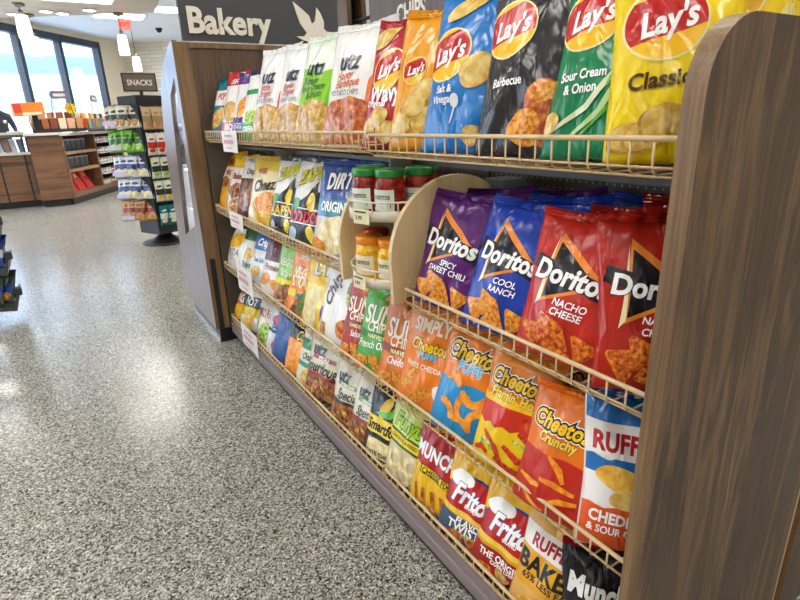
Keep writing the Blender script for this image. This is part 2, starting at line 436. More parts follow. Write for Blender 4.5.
def make_bag(w, h, design, seed, cell=.01, d=.075, name='snack_bag'):
    base, items, seal = design
    b = Bag(w, h, d, seed, cell)
    bm = bmesh.new(); G = {}
    nu, nv = b.nu, b.nv
    for side in (-1, 1):
        for j in range(nv + 1):
            for i in range(nu + 1):
                u, v = -.5 + i / nu, j / nv
                if side == 1 and (i in (0, nu) or j in (0, nv)): G[side, i, j] = G[-1, i, j]; continue
                G[side, i, j] = bm.verts.new(b.f(u, v, side))
        for j in range(nv):
            for i in range(nu):
                q = (G[side, i, j], G[side, i + 1, j], G[side, i + 1, j + 1], G[side, i, j + 1])
                for tr in ((q[0], q[1], q[2]), (q[0], q[2], q[3])):
                    try: bm.faces.new(tr if side == -1 else tr[::-1]).smooth = True
                    except ValueError: pass
    mats = [foil(base)]
    ly_ = 0; its2 = []
    for i in items: ly_ += 1 + (2 if i[0] == 'text' and isinstance(i[1][8], tuple) else 0); its2.append(tuple(i) + (ly_,)); ly_ += 1 if i[0] == 'text' else 0
    items = its2
    body_items = [i for i in items if not i[3]]
    am = art_mesh(body_items, b, mats) if body_items else None
    if am:
        tmp = bpy.data.meshes.new('tmp'); am.to_mesh(tmp); am.free(); bm.from_mesh(tmp); bpy.data.meshes.remove(tmp)
    o = link(name, bm, mats)
    # crimped top seal
    sb = bmesh.new(); n = nu * 2; rows = 7; V = []
    for j in range(rows):
        v = .952 + .058 * j / (rows - 1); V.append([])
        for i in range(n + 1):
            u = -.5 + i / n; x, y, z = b.f(u, min(v, .999)); z += max(0, v - .999) * h
            y += .0016 * (1 if j % 2 else -1) - .001 + .006 * max(0, (v - .96) / .05) * math.sin(u * 9 + b.ph)
            V[-1].append((x, y, z))
    for dy in (-.0015, .0015):
        vv = [[sb.verts.new((x, y + dy, z)) for x, y, z in r_] for r_ in V]
        for j in range(rows - 1):
            for i in range(n): sb.faces.new((vv[j][i], vv[j][i + 1], vv[j + 1][i + 1], vv[j + 1][i]))
    link('top_seal', sb, foil(seal), o)
    parts = {}
    for i in items:
        if i[3]: parts.setdefault(i[3], []).append(i)
    for k, its in parts.items():
        mats = []; am = art_mesh(its, b, mats)
        if am: link(k, am, mats, o, )
    return o

# ---- printed designs: (base colour, items, seal colour)
L = 'logo'; LT = 'lettering'; PIC = 'snack_picture'
def crisp(c, name, extra=(), txt='#ffffff', fl=(), lu=-.04, lv=.64, chips=None, sc=1.0):
    it = [E(lu, lv, .335 * sc, .30 * sc, '#f6e7a0', .25, L), E(lu, lv, .315 * sc, .28 * sc, '#f9c21a', .25, L),
          ('ring', (lu, lv, .315 * sc, .28 * sc, .25), '#c1201c', L),
          T("Lay's", lu + .0, lv + .012, .27 * sc, '#ffffff', L, .20, .35, .85, .03)]
    if fl:
        for k, t in enumerate(fl): it.append(T(t, -.18, .36 - k * .06, .105, txt, LT, .05, 0, .8, .025))
    it += list(extra)
    if chips is None: chips = [(-.28, .16, .13), (.02, .13, .14), (.27, .2, .16), (-.1, .24, .13)]
    it += [x for (u, v, r_) in chips for x in (E(u - .01, v - .006, r_ + .012, r_ * .8 + .012, 'chip2', .4, PIC, .06), E(u, v, r_, r_ * .8, 'chip', .4, PIC, .06))]
    return (c, it, c)
SOC = [S([(-.38 + .0, .12), (-.1, .22), (.12, .38), (.22, .6), (.2, .95)], .05, '#d8e8c0'), S([(-.2, .1), (.02, .2), (.2, .4), (.3, .62), (.3, .95)], .05, '#b8d890'),
       S([(-.12, .1), (.1, .22), (.26, .42), (.38, .62), (.42, .95)], .035, '#5ca83c'), S([(.05, .3), (.16, .5), (.12, .8), (.06, .95)], .03, '#7cbc54')]
def trichip(u, v, r_, rot, c='tort'):
    return P([(u + r_ * math.cos(rot + a), v + .75 * r_ * math.sin(rot + a)) for a in (0, .25, 2.1, 2.3, 4.2, 4.4)], c, PIC)
def nacho(c, fl, glow='#f08a28', chip='tort', dark='#1c1620', flc='#ffffff'):
    it = [P([(-.20, .86), (-.31, .38), (.36, .56)], glow, L), P([(-.19, .80), (-.26, .42), (.26, .555)], dark, L),
          P([(-.22, .84), (-.33, .36), (-.27, .405)], '#fff0c0', L),
          P([(-.47, .62), (.40, .44), (.44, .56), (-.42, .71)], dark, L),
          T('Doritos', -.01, .585, .265, '#ffffff', L, -.12, .12, .92, .04, '#33303a', .035)]
    for k, t in enumerate(fl): it.append(T(t, .05 - .02 * k, .405 - .062 * k, .095, flc, LT, -.1, .15, 1.0, .02))
    it += [trichip(-.26, .17, .17, .5, chip), trichip(.0, .13, .17, 1.3, chip), trichip(-.12, .24, .15, 2.2, chip), trichip(.24, .14, .15, .1, chip)]
    return (c, it, c)
def utz(c, stripe, t2, t2c, chips='chip2', t3='POTATO CHIPS', low=.4, logo='#1c2848'):
    it = [P([(.30, .05), (.5, .05), (.5, .60), (.38, .60), (.31, .52)], stripe),
          P([(-.5, 0), (.5, 0), (.5, low - .12), (.3, low - .04), (.05, low), (-.25, low - .03), (-.5, low - .10)], chips, PIC)]
    for u, v, r_ in ((-.3, .17, .14), (-.02, .22, .15), (.25, .14, .15), (-.12, .08, .12)): it += [E(u - .01, v - .01, r_ + .01, r_ * .8, 'chip' if chips != 'bbq' else 'chip2', .5, PIC, .08), E(u, v, r_, r_ * .75, chips, .5, PIC, .08)]
    it += [T('utz', -.06, .70, .30, logo, L, 0, 0, .95, .025)]
    for k, t in enumerate(t2): it.append(T(t, -.1 + .05 * k, .575 - .065 * k, .13, t2c, LT, .06, .3, .85, .015))
    it.append(T(t3, -.05, .43, .085, '#3c4050', LT, 0, 0, .85, .005))
    return (c, it, c)
def sunny(c, leafc, low, fl):
    it = [E(.05, .83, .16, .16, leafc), E(.05, .82, .11, .11, '#f2b32c'), P([(-.5, .74), (.5, .80), (.5, .86), (-.5, .79)], c),
          T('SUN', -.05, .665, .36, '#f6f0d8', L, .04, 0, .85, .02), T('CHIPS', .0, .535, .20, '#f6f0d8', L, .02, 0, .85, .02),
          wave(.40, .475, leafc, 2, .006), T(fl[0], .0, .43, .085, '#f4e9a0', LT), T(fl[1], .0, .345, .15, '#ffffff', LT, .06, .2, .85, .01)]
    it += [Rc(-.22 + .22 * k - .08, .10 + .03 * (k % 2), -.22 + .22 * k + .1, .2 + .03 * (k % 2), low, PIC) for k in range(3)]
    it += [E(-.3, .1, .2, .1, low, .2, PIC, .1), E(.2, .08, .24, .09, low, -.2, PIC, .1)]
    return (c, it, c)
def cheesy(c, sub, subc, lower, curls, outl='#ffffff', lv=.72):
    it = lower + [T('Cheetos', -.04, lv - .02, .255, '#f7c722', L, -.05, .15, .82, .03, ((.125, outl), (.085, '#17110e')))]
    if sub: it.append(T(sub, -.02, lv - .14, .16, subc, LT, -.04, .1, .85, .04, '#7c2008' if subc != '#55c4f0' else '#ffffff', .035))
    for pts, wd_, cc in curls: it.append(S(pts, wd_, cc, PIC))
    return (c, it, c)
def arc(u, v, r_, a0, a1, n=7, ky=.7): return [(u + r_ * math.cos(a0 + (a1 - a0) * i / n), v + ky * r_ * math.sin(a0 + (a1 - a0) * i / n)) for i in range(n + 1)]
PUFFS = [(arc(-.2, .45, .14, .2, 2.6), .085, 'puff'), (arc(.14, .47, .16, 3.3, 6.0), .09, 'puff'), (arc(.1, .3, .15, 1.6, 4.2), .09, 'puff'), (arc(-.28, .2, .16, -.3, 1.8), .085, 'puff'), (arc(.3, .2, .16, 1.6, 3.6), .09, 'puff'), (arc(.02, .1, .15, .2, 2.4), .085, 'puff'), (arc(.38, .38, .12, 2, 5), .08, 'puff')]
def corn(c, twist=False):
    it = [Rc(-.5, .70, .5, .96, '#f3bd1c'), P([(-.5, .74), (-.3, .70), (0, .69), (.3, .70), (.5, .74), (.5, .62), (-.5, .62)], '#f3bd1c'),
          E(0, .56, .44, .27, '#1c3c8c', .0, L), E(0, .555, .425, .245, '#c3201c', 0, L), E(-.24, .72, .20, .09, '#ffffff', .15, L, .1),
          T('Fritos', .0, .575, .31, '#ffffff', L, -.05, .25, .84, .05, '#1c3c8c', .035), T('BRAND', .0, .465, .06, '#ffffff', L),
          wave(.34, .40, '#f6cf4c', 1, .015), wave(.31, .345, '#e0a820', 1, .012)]
    if twist:
        it += [wave(.02, .33, '#3a5878', 1, .015), T('FLAVOR', .05, .30, .12, '#ffffff', LT, -.02, .1, .95, .03, '#202428', .03), T('TWISTS', .0, .225, .17, '#ffffff', LT, -.02, .1, .95, .03, '#202428', .03), T('HONEY BBQ', .08, .155, .09, '#e8c860', LT)]
        it += [E(-.2, .07, .2, .09, 'bbq', .3, PIC, .1), E(.22, .07, .2, .1, 'bbq', -.3, PIC, .12)]
    else:
        it += [wave(.02, .31, '#a81c18', 1, .012), T('THE ORIGINAL', .0, .25, .115, '#ffffff', LT, 0, 0, .9, .03), T('CORN CHIPS', .0, .19, .06, '#ffffff', LT)]
        it += [E(-.25, .08, .12, .07, 'tort', .4, PIC, .1), E(.0, .11, .1, .07, 'chip2', -.4, PIC, .1), E(.26, .08, .13, .07, 'tort', .2, PIC, .1)]
    return ('#b81f1b', it, '#f3bd1c')
def generic(c, bands=(), blobs=(), texts=(), seal=None, waves=()):
    it = [Rc(-.5, a, .5, b, cc) for a, b, cc in bands] + [wave(a, b, cc) for a, b, cc in waves]
    it += [E(u, v, ru, rv, cc, rot, PIC, .08) for u, v, ru, rv, cc, rot in blobs]
    it += [T(s, u, v, sz, cc, L if k == 0 else LT, rot, sh, sx_, bo, ou, .04) for k, (s, u, v, sz, cc, rot, sh, sx_, bo, ou) in enumerate(texts)]
    return (c, it, seal or c)
def pretz(c, band, t2, t3, bandc='#8c2020'):
    it = [P([(-.5, .02), (.5, .02), (.5, .36), (-.5, .40)], 'prez', PIC)] + [E(-.35 + .17 * k, .10 + .09 * (k * 7 % 3), .12, .05, 'mix', k * 1.1, PIC, .1) for k in range(6)]
    it += [Rc(-.5, .37, .5, .42, bandc), T('utz', -.2, .78, .26, '#15181c', L, 0, 0, .9, .025), Rc(-.32, .63, .2, .69, band), T(t3, -.06, .66, .06, '#ffffff', LT),
           T(t2, -.02, .52, .22, '#1c1c1c', LT, .0, .25, .85, .01)]
    return (c, it, c)
# ------------------------------------------------------------------ room shell
FX0, FX1, FY0, FY1 = -9.0, 6.0, -3.0, 30.0
s_dir = Vector((.613, .79, 0)); L0 = Vector((-.48, 17, 0)); n_in = Vector((.79, -.613, 0))   # window wall line
corner = L0 + s_dir * 4.89
wl = L0 + s_dir * -14.0
rc = corner + n_in * 9.0
def poly_slab(name, pts, z0, z1, mat):
    bm = bmesh.new(); prism(bm, pts, 2, z0, z1); return link(name, bm, mat)
foot = [(wl.x, wl.y), (wl.x, -3), (rc.x, -3), (rc.x, rc.y), (corner.x, corner.y)]
tag(poly_slab('floor', foot, -.1, 0, terrazzo()), kind='structure')
tag(poly_slab('ceiling', foot, CEIL, CEIL + .1, plain('#f4f5f8', .8)), kind='structure')
soffit = [(-6.5, 14.9), (-.31, 11.2), (1.75, 9.95), (1.55, 7.2), (-6.5, 9.5)]
tag(poly_slab('trim_1', soffit, 3.2, CEIL, wood('pale_beige_ceiling_board', ['#c8beb2', '#d3c9bd', '#dcd3c8'], 0, .3, .6, .2)), kind='structure')
WALLM = plain('#f0e6d0', .8)
def wallseg(name, a, b, z0, z1, th=.12, mat=None, kind='structure', parent=None):
    d = (Vector((b[0], b[1], 0)) - Vector((a[0], a[1], 0))); l = d.length; ang = math.atan2(d.y, d.x)
    bm = bmesh.new(); box(bm, 0, 0, z0, l, th, z1)
    w_ = link(name, bm, mat or WALLM, parent); w_.location = (a[0], a[1], 0); w_.rotation_euler = (0, 0, ang)
    if kind: w_['kind'] = kind
    return w_
wallseg('wall_back', corner, rc, 0, CEIL, mat=stone())
wallseg('wall_right', (rc.x, rc.y), (rc.x, -3), 0, CEIL)
wallseg('wall_front', (rc.x, -3), (wl.x, -3), 0, CEIL)
wallseg('wall_left', (wl.x, -3), (wl.x, wl.y), 0, CEIL)
# window wall : low sill, header, piers, glass
FR = plain('#2c3644', .4)
def along(s): q = L0 + s_dir * s; return (q.x, q.y)
wallseg('wall_window', along(3.62), along(4.89), 0, CEIL)
wallseg('trim_2', along(-14), along(3.62), 0, .5, .14)
wallseg('trim_3', along(-14), along(3.62), 3.98, CEIL, .14)
stops = [-14, -11, -8, -5.4, -2.6, -1.1, .40, 1.90, 3.55]
for i in range(len(stops) - 1):
    a, b = stops[i], stops[i + 1]
    w_ = bpy.data.objects.new('window_%d' % (i + 1), None); COL.objects.link(w_); w_['kind'] = 'structure'
    w_.location = (along(a)[0], along(a)[1], 0); w_.rotation_euler = (0, 0, math.atan2(s_dir.y, s_dir.x)); l = b - a
    bm = bmesh.new()
    box(bm, -.06, -.04, .5, .06, .14, 3.98); box(bm, .06, -.04, .5, l - .06, .14, .6); box(bm, .06, -.06, 3.80, l - .06, .14, 3.98)
    if i == len(stops) - 2: box(bm, l - .06, -.06, .5, l + .07, .14, 3.98)
    link('window_frame', bm, FR, w_)
    bm = bmesh.new(); box(bm, .06, .02, .6, l - .06, .03, 3.80); link('window_pane', bm, glassy('clear_pane'), w_)

# ceiling lights
def ceiling_light(x, y, z, lx, ly, label, s=PANEL_STRENGTH):
    t = empty('ceiling_light', (x, y, z), 0, label, 'light', 'recessed ceiling lights')
    bm = bmesh.new()
    for a in ((-lx / 2 - .03, -ly / 2 - .03, -lx / 2, ly / 2 + .03), (lx / 2, -ly / 2 - .03, lx / 2 + .03, ly / 2 + .03), (-lx / 2, -ly / 2 - .03, lx / 2, -ly / 2), (-lx / 2, ly / 2, lx / 2, ly / 2 + .03)):
        box(bm, a[0], a[1], -.02, a[2], a[3], -.001)
    link('frame', bm, plain('#f0f0f0', .5), t)
    bx('diffuser', emit('#fffaf3', s), -lx / 2, -ly / 2, -.012, lx / 2, ly / 2, -.002, parent=t)
    return t
for j, y in enumerate((-1.8, .4, 2.6, 4.8)):
    for i, x in enumerate((-3.4, -.9, 2.6)):
        ceiling_light(x, y, CEIL, .6, 1.2, 'long white ceiling light above the aisles, outside the picture', 7.0 if x < -3 else 13.5)
for x, y in ((-4.5, 16.5), (-2.0, 14.6), (.85, 12.6), (3.2, 14.8), (3.9, 10.8), (2.0, 16.0), (3.4, 7.6), (-5.0, 6.0)):
    ceiling_light(x, y, CEIL, 1.1, .7, 'rectangular white light panel set in the high white ceiling', 32)
for x, y in ((.62, 9.15), (-1.5, 10.6), (-3.6, 11.4)):
    ceiling_light(x, y, 3.2, .95, .55, 'large rectangular light panel in the beige dropped ceiling', 16)
for x, y in ((.52, 10.45), (.30, 10.35), (.86, 10.05), (-.12, 10.75), (-.9, 11.0)):
    t = empty('downlight', (x, y, 3.2), 0, 'small round downlight in the beige dropped ceiling', 'light', 'downlights of the dropped ceiling')
    bm = bmesh.new(); lathe(bm, [(.11, -.004), (.10, -.016), (.085, -.016), (.08, -.003)], 20); link('trim_ring', bm, plain('#e8e4dc', .5), t)
    bm = bmesh.new(); lathe(bm, [(.078, -.012), (.078, -.004)], 20); link('lens', bm, emit('#fff2da', 14), t)
# pendants
def pendant(x, y, zt, zb, r_, ztop, label):
    t = empty('pendant_lamp', (x, y, ztop), 0, label, 'lamp', None)
    bm = bmesh.new(); lathe(bm, [(.075, 0), (.075, -.03), (.02, -.05)], 18); link('ceiling_rose', bm, plain('#8a8a8c', .3, .8), t)
    bm = bmesh.new(); tube(bm, [(0, 0, -.03), (0, 0, zt - ztop)], .006, 6); link('cord', bm, BLACK, t)
    bm = bmesh.new(); h_ = zb - zt
    lathe(bm, [(.02, zt - ztop + .0), (r_ * .82, zt - ztop - .01), (r_ * .9, zt - ztop + h_ * .2), (r_, zt - ztop + h_ * .7), (r_ * .97, zt - ztop + h_), (r_ * .8, zt - ztop + h_)], 24)
    link('lamp_shade', bm, emit('#fff3df', 3.2), t)
    bm = bmesh.new(); lathe(bm, [(.03, zt - ztop + .06), (.035, zt - ztop), (.012, zt - ztop - .0)], 14); link('socket', bm, plain('#8a8a8c', .3, .8), t)
PEND = []
pendant(-.02, 9.9, 3.06, 2.76, .09, 3.2, 'white glass pendant lamp, largest and leftmost, hanging before the store windows')
pendant(.07, 10.7, 2.89, 2.60, .078, 3.2, 'white pendant lamp hanging just right of and below the largest pendant, before the window')
pendant(1.25, 10.15, 2.89, 2.60, .078, 3.2, 'white pendant lamp hanging beneath the red exit sign beside the beige wall')
pendant(2.07, 15.0, 3.10, 2.78, .095, CEIL, 'farthest white pendant lamp hanging in front of the pale stone wall')
ex = empty('exit_sign', (1.33, 10.2, 3.06), R(-8), 'small red lit exit sign hanging under the edge of the dropped ceiling', 'sign')
bm = bmesh.new(); box(bm, -.09, -.02, -.09, .09, .02, .07, bev=.005); box(bm, -.01, -.01, .07, .01, .01, .14); link('sign_housing', bm, plain('#e9b7b0', .4), ex)
bm = bmesh.new(); add_text(bm, 'EXIT', (0, -.022, -.012), (1, 0, 0), (0, 0, 1), .085, .03, mi=0, sx=.8); link('lettering', bm, emit('#ff2014', 5), ex)
bx('lit_face', emit('#ff8f86', 1.1), -.085, -.0215, -.085, .085, -.0202, .065, parent=ex)
t = empty('security_camera', (3.15, 17.6, CEIL), 0, 'tiny dark dome camera on the white ceiling before the stone wall', 'camera')
bm = bmesh.new(); lathe(bm, [(.09, 0), (.09, -.04)], 16); link('housing', bm, DGREY, t)
bm = bmesh.new(); lathe(bm, [(.075, -.04), (.06, -.09), (.02, -.115), (.001, -.12)], 16); link('dome', bm, BLACK, t)

# ------------------------------------------------------------------ outside the windows
tag(bx('forecourt', plain('#c9ccd0', .8), -60, 14, -.35, 60, 140, -.15), kind='structure')
cp = empty('fuel_canopy', (2, 38, 0), R(12), 'long flat white fuel canopy on posts outside the store windows', 'canopy')
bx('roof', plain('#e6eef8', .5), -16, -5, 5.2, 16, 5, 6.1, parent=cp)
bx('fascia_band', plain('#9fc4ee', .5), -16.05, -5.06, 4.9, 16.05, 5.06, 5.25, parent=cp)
for x in (-9, 0, 9): bx('post', plain('#dfe6ee', .5), x - .25, -.25, -.2, x + .25, .25, 4.95, parent=cp)
def tree(x, y, h_, r_, seed, label):
    rn = random.Random(seed); t = empty('tree', (x, y, -.2), 0, label, 'tree', 'trees across the road')
    bm = bmesh.new(); tube(bm, [(0, 0, 0), (.1, 0, h_ * .3), (0, .1, h_ * .7)], [.28, .2, .1], 8); link('trunk', bm, plain('#8a7c70', .9), t)
    bm = bmesh.new()
    for _ in range(9):
        a, q = rn.uniform(0, 6.3), rn.uniform(0, .6) * r_; s_ = rn.uniform(.4, .62) * r_
        g = bmesh.ops.create_icosphere(bm, subdivisions=3, radius=s_)
        cc = Vector((q * math.cos(a), q * math.sin(a), h_ * rn.uniform(.4, .85)))
        for v in g['verts']: v.co = v.co * (1 + .12 * math.sin(v.co.x * 9 + cc.z) * math.sin(v.co.z * 8)) + cc
    link('crown', bm, plain('#c3dbe6', .9, bump=1, bscale=6), t)  # overexposed daylight is put into this pale bluish crown colour
for i in range(13):
    tree(-34 + i * 5.4, 74 + 13 * (i % 2), 7.5 + (i * 29 % 5) * .8, 3.9, i, 'pale bushy tree in the row beyond the fuel canopy')
bd = empty('roadside_building', (-2, 60, 0), R(5), 'long low white building behind the canopy, seen through the windows', 'building')
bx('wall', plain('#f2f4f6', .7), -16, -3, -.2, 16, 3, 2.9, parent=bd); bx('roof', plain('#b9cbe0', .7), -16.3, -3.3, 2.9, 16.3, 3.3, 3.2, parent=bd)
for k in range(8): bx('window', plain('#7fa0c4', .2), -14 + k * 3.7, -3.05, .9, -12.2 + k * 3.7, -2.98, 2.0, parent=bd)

# ------------------------------------------------------------------ gondola
XF, XB, Y0, Y1 = .86, 1.36, .505, 3.76
g = empty('gondola_shelving', (1.1, 2.1, 0), 0, 'long wood-ended store gondola carrying four tiers of snack bags', 'shelving')
go = Vector((1.1, 2.1, 0))
def gp(name, mats, *a, bev=0):
    q = list(a)
    for i in (0, 3): q[i] -= go.x
    for i in (1, 4): q[i] -= go.y
    return bx(name, mats, *q, parent=g, bev=bev)
def endpanel(y0, y1, x0, x1, top, r_, z0, mat, emat, name='end_panel'):
    bm = bmesh.new(); n = 12
    pts = [(x0, z0)] + [(x0 + r_ - r_ * math.cos(k / n * PI / 2), top - r_ + r_ * math.sin(k / n * PI / 2)) for k in range(n + 1)] + [(x1, top), (x1, z0)]
    pts = [(a - go.x, b) for a, b in pts]
    prism(bm, pts, 1, y0 - go.y, y1 - go.y)
    for f in bm.faces:
        if abs(f.normal.y) < .5: f.material_index = 1
    return link(name, bm, [mat, emat], g)
endpanel(.462, .497, .81, 1.53, 1.632, .115, .0, WOOD, EDGE)
endpanel(3.735, 3.76, .845, 1.36, 1.60, .115, .1, plain('#4a4238', .5), plain('#6c6252', .4))
endpanel(.475, .505, 1.535, 1.585, 1.60, .02, .0, plain('#cdb795', .5), plain('#cdb795', .5), 'upright_post')
endpanel(.462, .497, 1.59, 2.2, 1.632, .02, .0, WOOD, EDGE)
gp('back_panel', pegboard_mat(), XB, Y0, .1, XB + .03, Y1, 1.62)
gp('base_deck', plain('#5e5650', .5), XF + .005, Y0, .10, XB, Y1, .135)
gp('kick_plate', KICK, XF + .012, Y0, .0, XF + .03, Y1, .1)
bm = bmesh.new()
prism(bm, [(.842, .062), (.842, .105), (.848, .11), (.848, .118), (.842, .123), (.842, .138), (.862, .142), (.872, .062)], 1, Y0, Y1)
lp = link('price_channel', bm, LIP, g); lp.location = -go
BAYS = [(.508, 1.553), (1.562, 2.652), (2.660, 3.732)]
for y in (.52, 1.557, 2.656, 3.72): gp('upright', plain('#4d463d', .5), XB - .012, y - .012, .13, XB, y + .012, 1.61)
for y in (1.557, 2.656):
    for zz in (.52, .92, 1.385):
        gp('shelf_bracket', plain('#6b655c', .4), .93, y - .003, zz - .045, XB - .01, y + .003, zz - .012)
for zz in (.525, .925, 1.38): gp('shelf_support_bar', plain('#4a463f', .5), 1.02, Y0, zz - .028, 1.03, Y1 - .03, zz - .014)
tag(g, 'long wood-ended store gondola carrying four tiers of snack bags')

# wire baskets
def basket(y0, y1, zr, hgt, label, depth=.46, rail=.0052, wires=.045, x=.848, stand=True):
    t = empty('wire_basket', (x, (y0 + y1) / 2, zr - hgt), 0, label, 'basket'); l = (y1 - y0) / 2
    bm = bmesh.new()
    tube(bm, [(.03, -l + .004, hgt - .004), (.008, -l + .004, hgt), (0, -l + .01, hgt), (0, l - .01, hgt), (.008, l - .004, hgt), (.03, l - .004, hgt - .004)], rail, 8)
    link('top_rail', bm, CREAM, t)
    bm = bmesh.new(); n = max(2, round((y1 - y0) / wires)); w_ = .0023
    for i in range(n + 1):
        y = -l + .006 + (2 * l - .012) * i / n
        tube(bm, [(.001, y, hgt), (.001, y, .018), (.006, y, .006), (.018, y, .0), (depth, y, 0)], w_, 6)
    for xx, zz in ((.004, .014), (.02, -.003), (.15, -.003), (.30, -.003), (depth, -.003)): tube(bm, [(xx, -l + .004, zz), (xx, l - .004, zz)], w_ * 1.15, 6)
    for s_ in (-1, 1):
        y = s_ * (l - .004)
        tube(bm, [(.0, y, hgt), (.2, y, hgt), (depth, y, hgt)], w_, 6); tube(bm, [(.0, y, hgt * .5), (depth, y, hgt * .5)], w_, 6)
    link('wire_grid', bm, CREAM, t)
    return t
nm = ['nearest the tall wood end panel', 'in the middle bay', 'in the far bay beside the bakery case']
for k, (a, b) in enumerate(BAYS):
    basket(a, b, 1.462 - (.008 if k == 0 else 0), .062, 'cream wire basket of the top shelf ' + nm[k])
    basket(a, b, .595, .058, 'cream wire basket of the third shelf down ' + nm[k])
    basket(a, b, .203, .058, 'cream wire basket of the bottom shelf ' + nm[k])
basket(.508, 1.362, .992, .058, 'cream wire basket of the second shelf in front of the tortilla chip bags')
basket(1.822, 2.652, .992, .058, 'cream wire basket of the second shelf left of the jar trays')
basket(2.660, 3.732, .992, .058, 'cream wire basket of the second shelf in the far bay beside the bakery case')

# paper price signs hung on the rails
for (y0, y1, z0, z1, lab, lines) in (
    (2.985, 3.29, 1.352, 1.467, 'white paper price sign hanging from the top shelf rail', ['2/$5', 'CHIPS']),
    (3.08, 3.36, .905, .999, 'white paper price sign hanging from the second shelf rail', ['2/$4', 'SNACKS']),
    (3.05, 3.37, .50, .665, 'white paper price sign on the third shelf rail below white snack bags', ['2/$5', 'SAVE']),
    (3.11, 3.46, .085, .235, 'white paper price sign on the bottom shelf rail near the floor', ['2/$5', 'SAVE'])):
    c = empty('paper_sign', (.838, (y0 + y1) / 2, z0), R(-90), lab, 'price sign')
    w2, h2 = (y1 - y0) / 2, z1 - z0
    bm = bmesh.new()
    for i in range(8):
        a0, a1 = -w2 + 2 * w2 * i / 8, -w2 + 2 * w2 * (i + 1) / 8
        q = [(a0, -.004 * math.sin(i), 0), (a1, -.004 * math.sin(i + 1), 0), (a1, 0, h2), (a0, 0, h2)]
        bm.faces.new([bm.verts.new(p) for p in q])
    bmesh.ops.remove_doubles(bm, verts=bm.verts, dist=1e-5); bmesh.ops.solidify(bm, geom=bm.faces[:], thickness=.0008)
    link('paper', bm, PAPER, c)
    # faint unreadable grey and red print lines
    bm = bmesh.new()
    for k, (zz, hh, ww) in enumerate(((.72, .10, .5), (.40, .18, .62), (.18, .05, .4))):
        n = 9 - k * 2
        for i in range(n):
            a = -w2 * ww + 2 * w2 * ww * i / n
            box(bm, a, -.0068, h2 * zz, a + 2 * w2 * ww / n * .6, -.0060, h2 * (zz + hh))
    link('print', bm, plain('#c98f90', .6), c)

# ------------------------------------------------------------------ round jar display on the second shelf
def dome_panel(y, label):
    bm = bmesh.new(); xc, r_, zc, zb = 1.065, .252, 1.075, .938
    pts = [(xc - .248, zb), (xc - .21, zb), (xc - .205, .955), (xc + .24, .955)] + [(xc + r_ * math.cos(R(a)), zc + r_ * math.sin(R(a))) for a in range(-12, 193, 8)]
    prism(bm, [(a - xc, b - zb) for a, b in pts], 1, -.009, .009)
    o_ = link('rack_side_panel', bm, BIRCH, None, loc=(xc, y, zb)); tag(o_, label, 'panel', 'birch side panels of the jar display')
    for pos in ((-.175, -.011, .07), (-.06, -.011, .21)):
        bm = bmesh.new(); q = bmesh.ops.create_cone(bm, cap_ends=True, segments=18, radius1=.012, radius2=.012, depth=.004)
        for v in q['verts']: v.co = Vector((v.co.x, v.co.z, v.co.y))
        link('screw_cap', bm, plain('#d8c79f', .5), o_, loc=pos)
    return o_
dome_panel(1.385, 'round-topped birch panel between the jars and the purple bag')
dome_panel(1.745, 'round-topped birch panel behind the jars, farther from the purple bag')
TC = (.955, 1.564)
def tray(z, label, tagy):
    t = empty('round_jar_tray', (TC[0], TC[1], z), 0, label, 'tray'); r_ = .163
    bm = bmesh.new(); lathe(bm, [(r_, 0), (r_, .032), (r_ - .006, .034), (r_ - .008, .008), (.001, .008)], 48); lathe(bm, [(r_, 0), (.001, 0)], 48); link('tray_body', bm, CREAM2, t)
    bm = bmesh.new(); tube(bm, [((r_ + .004) * math.cos(a / 24 * PI), (r_ + .004) * math.sin(a / 24 * PI), .062) for a in range(49)], .003, 6)
    for a in range(12): tube(bm, [((r_) * math.cos(a / 6 * PI), r_ * math.sin(a / 6 * PI), .03), ((r_ + .004) * math.cos(a / 6 * PI), (r_ + .004) * math.sin(a / 6 * PI), .062)], .0022, 6)
    link('guard_wire', bm, CREAM2, t)
    a = tagy; lb = empty('price_label', ((r_ + .006) * math.cos(a), (r_ + .006) * math.sin(a), .004), a + PI / 2); lb.parent = t
    bx('label_card', plain('#efe6bd', .5), -.036, -.0015, -.012, .036, .0, .036, parent=lb)
    bm = bmesh.new(); add_text(bm, '3.99', (-.012, -.0025, .008), (1, 0, 0), (0, 0, 1), .018, .02); box(bm, -.03, -.0022, .024, .022, -.0016, .029); link('print', bm, plain('#3a3630', .6), lb)
    return t
tray(.965, 'lower round cream tray holding yellow cheese dip jars', R(186))
tray(1.19, 'upper round cream tray holding red salsa jars with green lids', R(196))
bm = bmesh.new(); tube(bm, [(TC[0], TC[1], .935), (TC[0], TC[1], 1.30)], .013, 12); bx_ = link('centre_pole', bm, CREAM2, None); tag(bx_, 'cream pole rising through the two round jar trays', 'pole')
